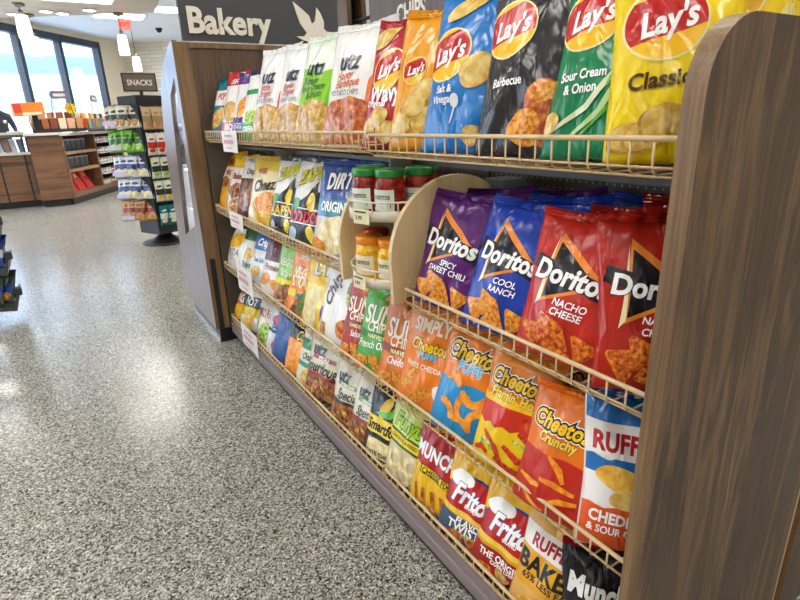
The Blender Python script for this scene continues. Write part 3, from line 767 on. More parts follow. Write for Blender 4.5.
def jar(x, y, z, kind, label, first=[{}]):
    protos = first[0]
    if kind not in protos:
        body, lid, lab = {'queso': ('queso', '#f08c1c', '#f2e6c8'), 'salsa': ('salsa', '#2f8a3c', '#dfe9da'), 'redlid': ('queso', '#d8401c', '#f2e6c8')}[kind]
        o_ = empty('dip_jar', (x, y, z), R(-66)); o_.scale = (1.17, 1.17, 1.28)
        r_ = .043; bm = bmesh.new()
        lathe(bm, [(.001, 0), (r_ * .9, 0), (r_, .006), (r_, .078), (r_ * .93, .092), (r_ * .84, .098), (r_ * .84, .106)], 28); link('glass_body', bm, food(*FOODS[body]), o_)
        bm = bmesh.new(); lathe(bm, [(r_ * .93, .099), (r_ * .95, .101), (r_ * .95, .114), (r_ * .90, .118), (.001, .118)], 28); link('lid', bm, plain(lid, .3, .2), o_)
        bm = bmesh.new(); lathe(bm, [(r_ + .0008, .018), (r_ + .0008, .07)], 16, a0=R(200), a1=R(318)); link('paper_label', bm, plain(lab, .5), o_)
        bm = bmesh.new()
        add_text(bm, 'TOSTITOS', (0, -r_ - .0022, .052), (1, 0, 0), (0, 0, 1), .013, .03, sx=.8)
        box(bm, -.026, -r_ * .99, .026, .026, -r_ * .80, .036)
        for v in bm.verts: v.co.y = -math.sqrt(max(0, (r_ + .002) ** 2 - v.co.x ** 2))
        link('lettering', bm, plain('#20242c', .5), o_)
        protos[kind] = o_; tag(o_, label, 'jar', 'jars on the round trays'); return o_
    p = protos[kind]; o_ = p.copy(); COL.objects.link(o_); o_.location = (x, y, z)
    for c_ in p.children: q = c_.copy(); COL.objects.link(q); q.parent = o_
    tag(o_, label, 'jar', 'jars on the round trays'); return o_
for k, (a, kind, lab) in enumerate(((228, 'queso', 'yellow cheese dip jar with orange lid, front right on the lower tray'), (168, 'queso', 'yellow cheese dip jar with orange lid, front left on the lower tray'), (108, 'redlid', 'yellow dip jar with red-orange lid behind the front left cheese jar'), (288, 'queso', 'yellow cheese dip jar mostly hidden by the birch panel'))):
    jar(TC[0] + .103 * math.cos(R(a)), TC[1] + .103 * math.sin(R(a)), .975, kind, lab)
for k, (a, lab) in enumerate(((228, 'red salsa jar with green lid, front right on the upper tray'), (170, 'red salsa jar with green lid at the front left of the upper tray'), (112, 'red salsa jar with green lid, second from the left on the upper tray'), (288, 'red salsa jar with green lid partly behind the near birch panel'), (350, 'red salsa jar with green lid at the back of the upper tray'))):
    jar(TC[0] + .103 * math.cos(R(a)), TC[1] + .103 * math.sin(R(a)), 1.20, 'salsa', lab)
for (x, y, z, w_, h_, c, lab) in ((1.26, 1.36, .94, .09, .36, '#8fa0b0', 'small pale blue-grey carton at the back of the second shelf'), (1.27, 1.20, .94, .12, .33, '#5c5f62', 'grey carton at the back behind the purple bags')):
    bm = bmesh.new(); box(bm, -.05, -w_ / 2, 0, .05, w_ / 2, h_, bev=.003); o_ = link('carton', bm, plain(c, .5), None, loc=(x, y, z)); tag(o_, lab, 'box')

# ------------------------------------------------------------------ the bags
ZB = {1: 1.404, 2: .938, 3: .540, 4: .148}
LEAN = {1: 14, 2: 15, 3: 16, 4: 15}
seedn = [10]
def bag(shelf, yl, w, h, design, label, yaw=14, d=.082, dx=0, roll=0, lean=None, group=None, cat='snack bag'):
    seedn[0] += 1
    yc = yl - w / 2 * math.cos(R(yaw))
    near = yc < 1.6
    o_ = make_bag(w, h, design, seedn[0], .0075 if near else .013, d)
    x = .858 + d * .30 + w / 2 * math.sin(R(yaw)) + dx - (.012 if shelf > 2 else 0)
    o_.rotation_euler = (-R(lean if lean is not None else LEAN[shelf]), R(roll), R(-90 + yaw))
    o_.location = (x, yc, ZB[shelf])
    tag(o_, label, cat, group or {1: 'snack bags on the top shelf', 2: 'snack bags on the second shelf', 3: 'snack bags on the third shelf', 4: 'snack bags on the bottom shelf'}[shelf])
    return o_
def behind(src, n, dx, dy, dz, lab):
    q = src.copy(); COL.objects.link(q); q.location = src.location + Vector((dx, dy, dz)); q['label'] = lab; q['group'] = 'bags standing behind the front rows'
    q.rotation_euler = (src.rotation_euler[0] * .9, -src.rotation_euler[1] + R(3 * (n % 3 - 1)), src.rotation_euler[2] + R(4))
    for c_ in src.children: e = c_.copy(); COL.objects.link(e); e.parent = q
    return q
def tx(s, u, v, sz, c, rot=0, sh=0, sx_=.9, bo=.03, ou=None): return (s, u, v, sz, c, rot, sh, sx_, bo, ou)
W = '#f1f0ee'
# --- top shelf
bag(1, 3.72, .25, .385, generic('#1f7f92', [(.55, .8, '#f0ece8')], [(-.1, .33, .34, .22, 'chip2', .3), (.1, .42, .2, .15, 'chip', 0)], [tx('POP', 0, .7, .22, '#c0283c')], waves=[(.02, .2, '#14647c')]), 'small teal and white snack bag, farthest on the top shelf', d=.06)
bag(1, 3.47, .25, .40, generic('#f0eae6', [(.80, .96, '#c5262c')], [(0, .42, .26, .24, 'chip2', .2)], [tx('LIGHT', 0, .86, .16, '#ffffff'), tx('BBQ', 0, .2, .2, '#ffffff')], '#c5262c', [(.02, .26, '#d02c3a')]), 'white snack bag with red top and red base, right of the teal bag', d=.06)
bag(1, 3.25, .24, .375, generic('#ece9ec', [(.84, .96, '#5a2e86')], [(.05, .5, .26, .2, 'tort', .8)], [tx('VEGGIE', 0, .22, .17, '#d8c8f0')], '#3c2c70', [(.02, .34, '#40246c')]), 'white snack bag with dark purple base on the top shelf', d=.06)
bag(1, 3.06, .24, .355, generic('#eef2ec', [(.7, .78, '#2f9e50')], [(.0, .36, .25, .16, 'jalap', 0)], [tx('GREEN', 0, .18, .18, '#ffffff')], W, [(.02, .28, '#2a9a4a')]), 'white snack bag with bright green base beside the tall white potato chip bags', d=.06)
bag(1, 2.87, .33, .455, utz(W, '#c4283a', ['Kettle', 'Original'], '#c02c3c'), 'tall white potato chip bag with red stripe, leftmost of four', yaw=12)
bag(1, 2.53, .30, .435, utz(W, '#2f6ec4', ['Ripples', 'Original'], '#c84858'), 'tall white potato chip bag with blue stripe, between red and green bags', yaw=12)
bag(1, 2.27, .30, .44, (lambda x: (x[0], [P([(-.5, .05), (.5, .05), (.5, .68), (.1, .64), (-.5, .72)], '#8fd02c')] + x[1], x[2]))(utz('#e4f0dc', '#7cc424', ['Ripples', 'Sour Cream', '& Onion'], '#1f5c2c', t3='')), 'white and lime green sour cream and onion chip bag', yaw=12)
bag(1, 1.985, .32, .435, utz('#f3f1ee', '#f07818', ['Honey', ' Barbeque'], '#d86018', 'bbq'), 'white honey barbeque chip bag with orange side stripe', yaw=14)
lw = bag(1, 1.665, .27, .405, crisp('#b3202c', 'wavy', [T('Wavy', -.08, .42, .27, '#ffffff', LT, .08, .15, .8, .04), E(-.3, .88, .25, .12, 'chip', .5, PIC, .1), E(.28, .84, .22, .16, 'chip', -.5, PIC, .08), T('Original', -.2, .34, .1, '#ffffff', LT)], lv=.60, sc=.85, lu=-.1), 'deep red wavy potato chip bag under the chips sign', yaw=16)
lo = bag(1, 1.485, .22, .405, crisp('#eda11c', 'cheddar', [E(.1, .40, .28, .14, 'chip', .3, PIC, .1)], chips=[(-.2, .18, .2), (.2, .2, .22), (0, .32, .2)], sc=.62, lv=.56, lu=-.1), 'narrow orange-yellow chip bag squeezed between red and blue bags', yaw=20)
lb_ = bag(1, 1.305, .265, .45, crisp('#1c78c8', 'salt', [S([(-.05, .16), (-.02, .26)], .03, '#dfe8ee'), E(-.03, .29, .05, .07, '#dfe8ee', .3, PIC), E(.02, .88, .42, .10, 'chip', .45, PIC, .08)], fl=['Salt &', 'Vinegar'], chips=[(.2, .46, .19), (.22, .1, .1)], lu=-.22, lv=.56, sc=.9), 'bright blue salt and vinegar chip bag on the top shelf', yaw=16)
lk = bag(1, 1.07, .27, .455, crisp('#2e2c2e', 'bbq', [E(-.12, .93, .3, .09, 'bbq', .3, PIC, .1), E(.22, .24, .2, .2, 'bbq', .3, PIC, .08), E(.06, .13, .17, .15, 'tort', -.4, PIC, .1), E(.3, .11, .16, .14, 'bbq', .6, PIC, .1), E(.2, .30, .13, .09, 'tort', .2, PIC, .1)], fl=['Barbecue'], chips=[], lu=-.24, lv=.62, sc=.82), 'black barbecue chip bag with amber chips', yaw=16)
lg = bag(1, .85, .25, .45, crisp('#0f8050', 'soc', SOC + [E(.05, .50, .035, .04, '#cfe49c', .4), E(.13, .46, .04, .03, '#cfe49c', .4)], fl=['Sour Cream', '& Onion'], chips=[(-.42, .16, .1)], lu=-.22, lv=.60, sc=.85), 'dark green sour cream and onion chip bag', yaw=16)
ly = bag(1, .678, .232, .45, crisp('#f3d40a', 'classic', [T('Classic', -.16, .315, .17, '#4a2c10', LT, .05, .1, .95, .03), E(.42, .42, .12, .16, '#f0e08c', .2, PIC, .05)], chips=[(-.36, .10, .12), (-.24, .10, .13), (-.10, .15, .17)], lu=-.13, lv=.53, sc=.96), 'large yellow classic chip bag beside the wood end panel', yaw=45, dx=-.01)
# --- second shelf
bag(2, 3.80, .27, .40, generic('#d8a818', [(.55, .75, '#e6ddc8')], [(-.1, .5, .15, .14, 'prez', 0), (.2, .45, .2, .12, 'mix', .4)], [tx('Mix', 0, .84, .24, '#8c1c2c'), tx('MIX', 0, .66, .18, '#b02834')], '#e8b820', [(.02, .3, '#e0a010')]), 'golden snack mix bag at the far end of the second shelf')
bag(2, 3.60, .27, .385, generic('#ddd6cc', [(.8, .96, '#e8c02c')], [(.0, .42, .32, .18, 'prez', .2), (.1, .18, .34, .16, 'mix', 0)], [tx('Bakes', 0, .66, .2, '#8c2c2c')], '#e8c02c'), 'white and brown snack bag with yellow top on the second shelf')
bag(2, 3.38, .27, .375, generic('#6c4a3c', [(.68, .95, '#ddd8d2')], [(.0, .34, .34, .22, 'prez', .2)], [tx('Crisps', 0, .80, .18, '#4c2c20')], '#c8c4c0'), 'brown and white snack bag right of the yellow-topped one')
bag(2, 3.15, .33, .395, (lambda x: x)(generic('#f2e2b4', [(.80, .95, '#f0d04c')], [(.15, .32, .34, .22, 'tort', .2), (.2, .12, .3, .14, 'queso', 0)], [tx('WISE', -.1, .80, .13, '#c42c3c'), tx('Cheez!', .05, .60, .27, '#3a2c20', .12, .3)], '#f0c83c')), 'cream and yellow cheese snack bag with red side', yaw=14)
HOT = lambda word, wc: generic('#e4e4e2', [(.38, .385, '#ffffff')], [(.1, .50, .09, .13, '#e8c81c', 0), (-.3, .47, .13, .09, '#3c9c34', 0), (-.28, .13, .1, .1, '#a8c4dc', .4), (.15, .15, .08, .12, '#f2d21c', .3), (.35, .12, .1, .08, '#5c9c3c', 1)],
       [tx('ZAPPS', -.05, .82, .25, '#d9cc1e', .25, .3, .9, .05, '#4c6c20'), tx(word, .0, .335, .21, wc, 0, 0, .9, .06)], '#3a3c44')
def zap(word, wc):
    b_, it, s_ = HOT(word, wc)
    it = [P([(-.5, .02), (.5, .02), (.5, .66), (.2, .62), (.12, .75), (.0, .60), (-.2, .50), (-.5, .52)], '#1d2124'), P([(-.46, .26), (.46, .24), (.46, .42), (-.46, .44)], '#f2eee0', L), P([(-.43, .275), (.43, .255), (.43, .405), (-.43, .425)], '#2a1416', L)] + it[1:]
    return (b_, it, s_)
bag(2, 2.77, .32, .41, zap('JALAPENO', '#e8c02c'), 'black and white chip bag with yellow banner lettering on the second shelf', yaw=14)
bag(2, 2.50, .34, .415, zap('VOODOO', '#d83444'), 'black and white chip bag with red banner lettering, right of its yellow twin', yaw=14)
bag(2, 2.20, .36, .415, generic('#2a4e9c', [(.42, .60, '#2a7c98'), (.12, .42, '#c9bfb4')], [(.0, .25, .30, .22, 'cream', .2), (-.3, .1, .18, .12, 'tort', 0)], [tx('DIRTY', .0, .80, .26, '#f4f4f0', .05, .1, .8, .06, '#141414'), tx('ORIGINAL', .0, .53, .16, '#ffffff')], '#2a4e9c', [(.02, .10, '#b8a4c0')]), 'blue potato chip bag with teal band, leaning by the far birch panel', yaw=14)
pu = bag(2, 1.368, .262, .355, nacho('#5c1f74', ['SPICY', 'SWEET CHILI'], '#f08a28'), 'purple tortilla chip bag beside the birch panel', yaw=14, roll=2)
bl = bag(2, 1.12, .245, .36, nacho('#1a3fae', ['COOL', 'RANCH'], '#f08a28', dark='#15182c'), 'royal blue ranch tortilla chip bag between purple and red bags', yaw=14, roll=2)
n1 = bag(2, .905, .25, .352, nacho('#c22a1c', ['NACHO', 'CHEESE'], '#f08a28', 'tortr'), 'red nacho cheese tortilla chip bag right of the blue bag', yaw=14, roll=2)
n2 = bag(2, .657, .225, .372, nacho('#b5241a', ['NACHO', 'CHEESE'], '#f08a28', 'tortr'), 'red tortilla chip bag touching the wood end panel', yaw=48, roll=1, dx=-.012)
# --- third shelf
bag(3, 3.82, .33, .345, generic('#e9e8e2', [(.84, .96, '#1c3048')], [(.0, .60, .3, .15, 'queso', .2), (-.1, .3, .3, .12, '#dcdcd6', 0)], [tx('PITA', .0, .36, .2, '#7c8c94')], '#1c3048'), 'white chip bag with navy top, farthest on the third shelf')
bag(3, 3.48, .27, .345, generic('#e6e6e2', [(.74, .96, '#2c5c3c')], [(.05, .50, .22, .14, 'chip', .2)], [tx('Thins', 0, .30, .2, '#5c7c6c')], '#24402c'), 'white chip bag with dark green top on the third shelf')
bag(3, 3.24, .26, .355, generic('#e4e7ec', [(.66, .96, '#2c78c0')], [(-.1, .3, .18, .12, 'chip', .2)], [tx('Crisp', 0, .80, .24, '#ffffff', 0, .2), tx('Sea Salt', 0, .5, .15, '#4c74a8')], '#2c78c0'), 'white chip bag with sky blue top on the third shelf')
bag(3, 3.04, .29, .375, generic('#e9dfdc', [(.56, .96, '#5c1c22')], [(-.2, .27, .22, .12, 'tort', .2), (.25, .2, .22, .12, 'tort', -.3)], [tx('Protein', 0, .47, .17, '#8c5c5c')], '#5c1c22'), 'maroon and white snack bag with orange chip picture')
bag(3, 2.80, .31, .38, generic('#8ac85a', [(.34, .42, '#f4e01c')], [(-.1, .16, .36, .18, 'prez', .6), (.2, .16, .3, .12, 'tort', .8)], [tx('VEGGIE', -.05, .66, .18, '#e9f4d0'), tx('Straws', .0, .52, .18, '#e9f4d0')], '#8ac85a', [(.02, .33, '#c88a34')]), 'light green veggie snack bag left of the orange straws bag')
bag(3, 2.60, .34, .385, generic('#f08a14', [(.28, .38, '#f6c81c')], [(-.1, .14, .34, .11, 'prez', .7), (.2, .14, .34, .09, 'tort', .9), (.0, .2, .3, .07, 'veg', 1.1)], [tx('SENSIBLE', 0, .83, .13, '#ffffff'), tx('VEGGIE', .02, .62, .22, '#f6e9c4', 0, 0, .8, .05), tx('STRAWS', .02, .50, .22, '#f6e9c4', 0, 0, .8, .05), tx('Sea Salt', .05, .34, .14, '#2c7c8c', 0, .2)], '#f08a14'), 'orange veggie straws bag with straw picture on the third shelf')
bag(3, 2.39, .32, .385, generic('#f2c81c', [(.3, .58, '#f6e27c')], [(.2, .18, .12, .22, '#6c3c8c', .2), (-.2, .2, .2, .2, 'cream', .2)], [tx('LATE', .0, .80, .26, '#f4f0dc', .1, 0, .8, .06, '#4c5c20'), tx('JULY', .0, .46, .26, '#f6f0d0', 0, 0, .8, .06)], '#f0c418'), 'yellow snack bag with purple and cream picture on the third shelf')
bag(3, 2.19, .40, .385, generic('#f0efee', [], [(.2, .67, .22, .18, 'jalap', .2), (.16, .26, .26, .13, 'pizza', .3), (-.34, .15, .08, .1, 'mix', 0)], [tx('Chips', -.27, .68, .22, '#4c3c3c', 1.2, .2), ], W), 'large white popped chip bag with guacamole picture', yaw=12)
bag(3, 1.945, .24, .365, sunny('#b5281f', '#8c1c18', 'tort', ['GARDEN', 'Salsa']), 'deep red multigrain chip bag left of the green one', yaw=14)
bag(3, 1.815, .28, .365, sunny('#4ea83c', '#2f7c28', 'tort', ['HARVEST', 'French Onion']), 'green multigrain chip bag with sun lettering', yaw=14)
bag(3, 1.63, .27, .36, sunny('#d9741c', '#8c3a14', 'tort', ['HARVEST', 'Cheddar']), 'orange-brown multigrain cheddar chip bag', yaw=14)
bag(3, 1.485, .29, .385, generic('#ee8220', [], [(-.25, .27, .2, .09, 'tort', .9), (-.05, .14, .22, .08, 'tort', .5), (.28, .22, .13, .12, '#f2efe8', 0)], [tx('SIMPLY', -.04, .77, .21, '#fbe9cc', .0, 0, .85, .05), tx('Cheetos', -.02, .60, .19, '#f7c722', .0, .15, .85, .05, '#15110f'), tx('PUFFS', 0, .51, .11, '#8fd4f0', 0, 0, .9, .04, '#1c5c9c'), tx('WHITE CHEDDAR', -.02, .41, .085, '#fbe9cc')], '#e87c1c'), 'light orange simply puffs bag left of the blue-based puffs bag', yaw=14, roll=1)
pf = bag(3, 1.275, .27, .36, cheesy('#ee7f1a', 'PUFFS', '#55c4f0', [wave(.02, .50, '#1d8fd0', 2, .01)], PUFFS, lv=.78), 'orange and blue cheese puffs bag', yaw=14, roll=2)
fl = bag(3, 1.055, .238, .372, cheesy('#e0821a', "Flamin' Hot", '#f6dc4c', [wave(.02, .56, '#d0301c', 6, .008), wave(.52, .575, '#f4c41c', 8, .012), wave(.02, .36, '#f2cc18', 5, .014)],
      [(arc(.1, .34, .2, .3, 1.2), .09, 'flam'), ([(-.3, .3), (-.1, .2), (0, .1)], .09, 'flam'), ([(.0, .24), (.2, .16), (.38, .18)], .095, 'flam'), ([(-.1, .12), (.1, .07), (.3, .06)], .09, 'flam'), ([(-.42, .12), (-.3, .16), (-.2, .13)], .08, 'flam'), ([(.15, .36), (.28, .33), (.4, .36)], .08, 'flam'), (arc(-.25, .16, .1, 0, 3), .05, 'jalap'), ([(.1, .3), (.3, .27)], .06, 'jalap')], lv=.74), 'orange and yellow flaming hot cheese snack bag', yaw=14, roll=1)
cr = bag(3, .862, .216, .325, cheesy('#e8761c', 'Crunchy', '#f6dc4c', [wave(.02, .50, '#c4281a', 2, .006)],
      [([(-.05, .50), (.12, .42), (.2, .34)], .08, 'puff'), ([(-.1, .30), (.1, .31), (.34, .28)], .075, 'puff'), ([(-.4, .26), (-.2, .24), (-.08, .25)], .08, 'puff'), ([(.05, .14), (.2, .2), (.38, .22)], .075, 'puff'), ([(-.3, .14), (-.15, .08), (.0, .05)], .07, 'puff')], lv=.76), 'orange and red crunchy cheese snack bag, lower than its neighbours', yaw=10, roll=1, dx=-.018)
rf = bag(3, .652, .205, .365, ('#f3f2f0', [wave(.80, .96, '#1f6db4', 3, .01), wave(.50, .60, '#1f6db4', 3, .014), wave(.02, .30, '#e0581c', 3, .012),
      P([(-.5, .62), (.5, .56), (.5, .76), (-.5, .82)], '#f6f2ee', L), T('RUFFLES', .0, .69, .27, '#b41f2c', L, -.05, 0, .82, .055), E(-.1, .48, .28, .13, 'ridge', -.2, PIC, .06), E(.1, .40, .3, .14, 'ridge', .3, PIC, .05), E(.02, .36, .24, .1, 'chip', .1, PIC, .05),
      T('CHEDDAR', -.06, .23, .17, '#ffffff', LT, -.06, 0, .85, .05), T('& SOUR CREAM', -.05, .15, .12, '#ffffff', LT, -.06, 0, .85, .03)], '#1f6db4'), 'white and blue ridged cheddar chip bag against the wood end panel', yaw=42, roll=1, dx=-.014)
# --- bottom shelf
bag(4, 3.84, .28, .27, generic('#e8701c', [(.78, .96, '#d84c1c')], [(.0, .28, .34, .2, 'queso', .2)], [tx('BIG', 0, .66, .3, '#f4f0e8', 0, .2, .9, .06, '#2c1c50')], '#e8701c'), 'orange and purple snack bag, farthest on the bottom shelf', d=.06)
bag(4, 3.60, .27, .30, generic('#e7e6e0', [(.56, .80, '#2c3430'), (.35, .56, '#d8b81c')], [(.0, .2, .3, .2, 'chip', .2)], [tx('HOT', 0, .68, .26, '#f0f0ea')], '#e6e2dc'), 'white and yellow snack bag with black band on the bottom shelf', d=.06)
bag(4, 3.42, .2, .30, generic('#1a7480', [(.3, .5, '#2ca0a4')], [], [tx('RAW', 0, .7, .3, '#e8f0f0')]), 'dark teal snack bag squeezed behind white bags on the bottom shelf', dx=.06)
bag(4, 3.24, .24, .31, generic('#e8dcc4', [(.62, .78, '#b04c3c')], [(.0, .3, .3, .26, 'jalap', .8)], [tx('NUT', 0, .7, .24, '#f4e8d8')], '#eee8d8'), 'cream snack bag with brown band left of the deep blue bag')
bag(4, 3.06, .23, .305, generic('#dcdde4', [(.5, .56, '#2c4c9c')], [(.0, .76, .24, .12, '#c4485c', .2), (.1, .22, .18, .16, '#b04858', .2)], [tx('Joe', 0, .66, .28, '#2c4474')], '#f0f0f0'), 'white and pale blue snack bag touching the deep blue bag')
bag(4, 2.96, .34, .30, generic('#17509c', [(.55, .56, '#2c68b8')], [], [tx('Sea Salt', 0, .45, .13, '#2f6cbc')], '#17509c'), 'plain deep blue snack bag on the bottom shelf')
bag(4, 2.74, .30, .29, generic('#f07c14', [(.72, .96, '#201c1c')], [(.0, .34, .42, .36, 'puff', .2)], [tx('Curls', .05, .82, .22, '#f0d020', 0, .2)], '#2a2426'), 'orange cheese curls bag with black top')
bag(4, 2.56, .25, .32, generic('#e4e0cc', [(.66, .82, '#2c8c54'), (.38, .46, '#2c8c54')], [(.1, .22, .3, .2, 'chip', .2)], [tx('utz', 0, .88, .2, '#1c2c24'), tx('Onion', 0, .56, .2, '#2c3c34', 0, .3)], '#e8e4d4'), 'cream and green snack bag left of the braided pretzel bag')
bag(4, 2.44, .37, .335, pretz('#ded9bd', '#b02c3c', 'Sourdoughs', 'SPECIALS', '#b02c3c'), 'large cream pretzel bag with red band on the bottom shelf')
bag(4, 2.12, .29, .30, pretz('#dcd8c4', '#6c8c4c', 'Special', 'EXTRA DARK', '#3c2c30'), 'cream pretzel bag with dark brown band')
bag(4, 1.925, .26, .30, pretz('#dcd8c4', '#6c9c3c', 'Special', 'ORIGINAL', '#a82c38'), 'cream pretzel bag with crimson band touching the popcorn bag')
bag(4, 1.79, .295, .30, ('#17191b', [Rc(-.5, .40, .5, .62, '#f2d21c'), E(-.12, .76, .09, .16, '#f2c81c', -.35, L), P([(-.3, .66), (-.2, .70), (-.02, .74), (.1, .90), (.14, .78), (.05, .66), (-.12, .64)], '#5cb83c', L), E(.34, .8, .10, .09, 'cream', 0, PIC, .2),
     T('Smartfood', -.02, .51, .20, '#17191b', L, .0, .1, .88, .045), P([(-.34, .36), (.34, .36), (.4, .04), (-.38, .04)], '#3a3c34'), P([(-.3, .33), (.3, .33), (.36, .06), (-.34, .06)], 'cream', PIC), T('WHITE CHEDDAR', 0, .13, .09, '#17191b', LT)], '#2c3034'), 'black popcorn bag with yellow band', yaw=14)
bag(4, 1.60, .27, .325, ('#d8c89c', [Rc(-.5, .60, .5, .96, '#cfe06c'), P([(-.5, .5), (.5, .42), (.5, .56), (-.5, .66)], '#2c5c28'), P([(-.5, .53), (.5, .45), (.5, .535), (-.5, .63)], '#f0d21c'), T('ONION FLAVORED RINGS', 0, .54, .07, '#2c4c20', LT, -.09),
     T('Funyuns', .0, .745, .27, '#a8dc2c', L, -.1, .2, .85, .06, '#1c3c1c', .05)] +
     [S(arc(-.22, .32, .13, 0, 6.2, 14), .075, 'cream', PIC), S(arc(.14, .30, .14, 0, 6.2, 14), .08, 'cream', PIC), S(arc(-.05, .14, .14, 0, 6.2, 14), .08, 'cream', PIC), S(arc(.3, .13, .12, 0, 6.2, 14), .07, 'cream', PIC)], '#9cc83c'), 'green and clear onion ring snack bag with yellow ribbon', yaw=14)
bag(4, 1.415, .275, .305, ('#f0c01c', [P([(-.5, .96), (.5, .96), (.5, .46), (-.5, .56)], '#b82024'), T('MUNCHIES', .0, .70, .235, '#ffffff', L, -.08, 0, .82, .055, '#3c1010', .03), P([(-.32, .56), (.26, .50), (.26, .41), (-.32, .46)], '#2c2014', L), P([(-.30, .55), (.24, .495), (.24, .42), (-.30, .47)], '#f6dc1c', L), T('CHEESE FIX', -.03, .482, .10, '#2c2014', LT, -.09)] +
     [S([(-.3 + .16 * k, .08), (-.36 + .16 * k, .30)], .11, 'bbq', PIC) for k in range(5)] + [E(.3, .1, .14, .07, 'prez', .2, PIC, .1), E(-.1, .07, .2, .06, 'mix', 0, PIC, .1)], '#a81c20'), 'red and yellow cheese mix snack bag', yaw=14, roll=2)
bag(4, 1.235, .27, .305, corn('', True), 'red and yellow corn twists bag with slate blue band', yaw=14, roll=2)
fo = bag(4, 1.055, .27, .315, corn(''), 'red and yellow original corn chip bag, front of the bottom shelf', yaw=14, roll=3)
bag(4, .88, .22, .30, ('#e7b25c', [P([(-.5, .66), (.5, .60), (.5, .80), (-.5, .86)], '#f4efe8', L), T('RUFFLES', .0, .73, .21, '#a81f3c', L, -.06, 0, .85, .055), Rc(-.5, .30, .5, .62, '#e8a82c'), T('BAKED', .0, .52, .31, '#1c1a18', LT, -.06, 0, .95, .05), T('65% LESS FAT', .0, .39, .12, '#3c2c14', LT, -.06), E(-.1, .14, .26, .12, 'ridge', .2, PIC, .06), E(.2, .10, .24, .1, 'ridge', -.3, PIC, .06)], '#d8a04c'), 'tan and amber baked ridged chip bag', yaw=16, roll=3)
bag(4, .685, .225, .30, ('#1c1d22', [P([(-.5, .36), (.5, .26), (.5, .40), (-.5, .50)], '#2c7cc4', L), T('LIGHT-TASTING', .0, .385, .09, '#e8e060', LT, -.1), T('Munchos', .0, .66, .30, '#f4f4f2', L, -.1, .1, .78, .07, '#0c0c0c', .04), P([(-.2, .3), (.3, .26), (.28, .14), (-.2, .17)], '#c42c34', L), Rc(-.5, .02, .5, .13, '#2c7cc4')], '#b81c2c'), 'black, white and blue potato crisp bag in the bottom corner by the end panel', yaw=42, roll=1, dx=-.01)
# --- second rows, standing behind
for s_, a, lab in ((pu, (.15, -.03, .0), 'dark purple tortilla chip bag behind the front purple bag'), (pu, (.25, -.20, .0), 'purple tortilla chip bag deep on the shelf, behind the blue bag'), (bl, (.15, -.06, .0), 'blue tortilla chip bag standing behind the front blue bag'), (bl, (.25, -.22, .0), 'deep blue tortilla chip bag at the back, behind the red bag'),
                   (n1, (.15, -.06, .0), 'red tortilla chip bag standing behind the front red bag'), (n2, (.15, -.0, .02), 'red tortilla chip bag behind the one at the end panel'),
                   (ly, (.14, -.005, .05), 'yellow chip bag behind the large classic bag'), (ly, (.27, -.0, .09), 'yellow chip bag deepest on the top shelf, seen above the end panel'), (lg, (.13, -.03, .02), 'green chip bag behind the front green one'), (lk, (.13, -.03, .01), 'black chip bag behind the front black one'),
                   (pf, (.14, -.04, .02), 'orange and blue puffs bag in the second row'), (fl, (.13, -.04, .01), 'flaming hot snack bag in the second row'), (cr, (.19, .09, .03), 'crunchy cheese snack bag in the second row, orange top showing'), (cr, (.28, .17, .03), 'crunchy cheese snack bag peeking between two front orange bags'), (rf, (.17, .04, .0), 'ridged cheddar chip bag in the second row'),
                   (fo, (.13, -.03, .02), 'red and yellow corn chip bag in the second row')):
    behind(s_, len(lab), a[0], a[1], a[2], lab)
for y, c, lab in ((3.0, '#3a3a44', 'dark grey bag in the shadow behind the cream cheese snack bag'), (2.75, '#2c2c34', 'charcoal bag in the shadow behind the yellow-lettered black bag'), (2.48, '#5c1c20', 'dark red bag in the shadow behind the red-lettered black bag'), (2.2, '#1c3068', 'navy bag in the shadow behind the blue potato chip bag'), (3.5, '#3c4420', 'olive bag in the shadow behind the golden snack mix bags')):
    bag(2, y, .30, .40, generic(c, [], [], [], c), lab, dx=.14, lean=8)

# ------------------------------------------------------------------ bakery case at the far end of the gondola
BX, BY = .735, 3.775
bk = empty('bakery_case', (BX, BY, 0), 0, 'tall walnut bakery display case with a lit side window and kick base', 'display case')
out = [(0, .1), (.0, 2.0), (.10, 1.985), (.38, 1.90), (.60, 1.79), (.72, 1.62), (.86, 1.3), (.93, .6), (.93, .1)]
win = [(.085, 1.80), (.30, 1.70), (.36, 1.54), (.60, .70), (.17, .83), (.08, 1.54)]
SIDE = wood('sheen_paled_walnut', ['#6e625e', '#8a7c74', '#7a6c66', '#988a80'], 2, .8, .28, .5)  # walnut with its glancing sheen put into lighter, greyer colours
bm = bmesh.new(); prism(bm, out, 0, 0, .03, hole=win); link('side_panel', bm, SIDE, bk)
bm = bmesh.new(); prism(bm, [(a + .004, b) for a, b in win], 0, .012, .016); link('side_window', bm, glassy('clear_pane'), bk)
bm = bmesh.new(); prism(bm, [(a, b) for a, b in out], 0, 1.2, 1.23); link('side_panel', bm, SIDE, bk)
bx('back_panel', WOODB, .03, .0, .1, 1.23, .03, 1.975, parent=bk)
bm = bmesh.new(); box(bm, .0, -.012, .1, .10, .0, 1.99); box(bm, .10, -.012, 1.96, 1.23, .0, 1.99); link('edge_trim', bm, EDGE, bk)
bx('kick_base', KICK, .02, -.02, 0, 1.2, .82, .1, parent=bk)
bx('kick_strip', plain('#a7b2c0', .25, .4), .012, -.02, .0, .02, .82, .035, parent=bk)
bx('corner_trim', BLACK, .025, -.0145, .1, .06, -.0122, .62, parent=bk)
bm = bmesh.new()
prism(bm, [(.03, 1.96), (.36, 1.86), (.60, 1.75), (.60, 1.77), (.36, 1.88), (.03, 1.985)], 0, .03, 1.2); link('roof_panel', bm, SIDE, bk)
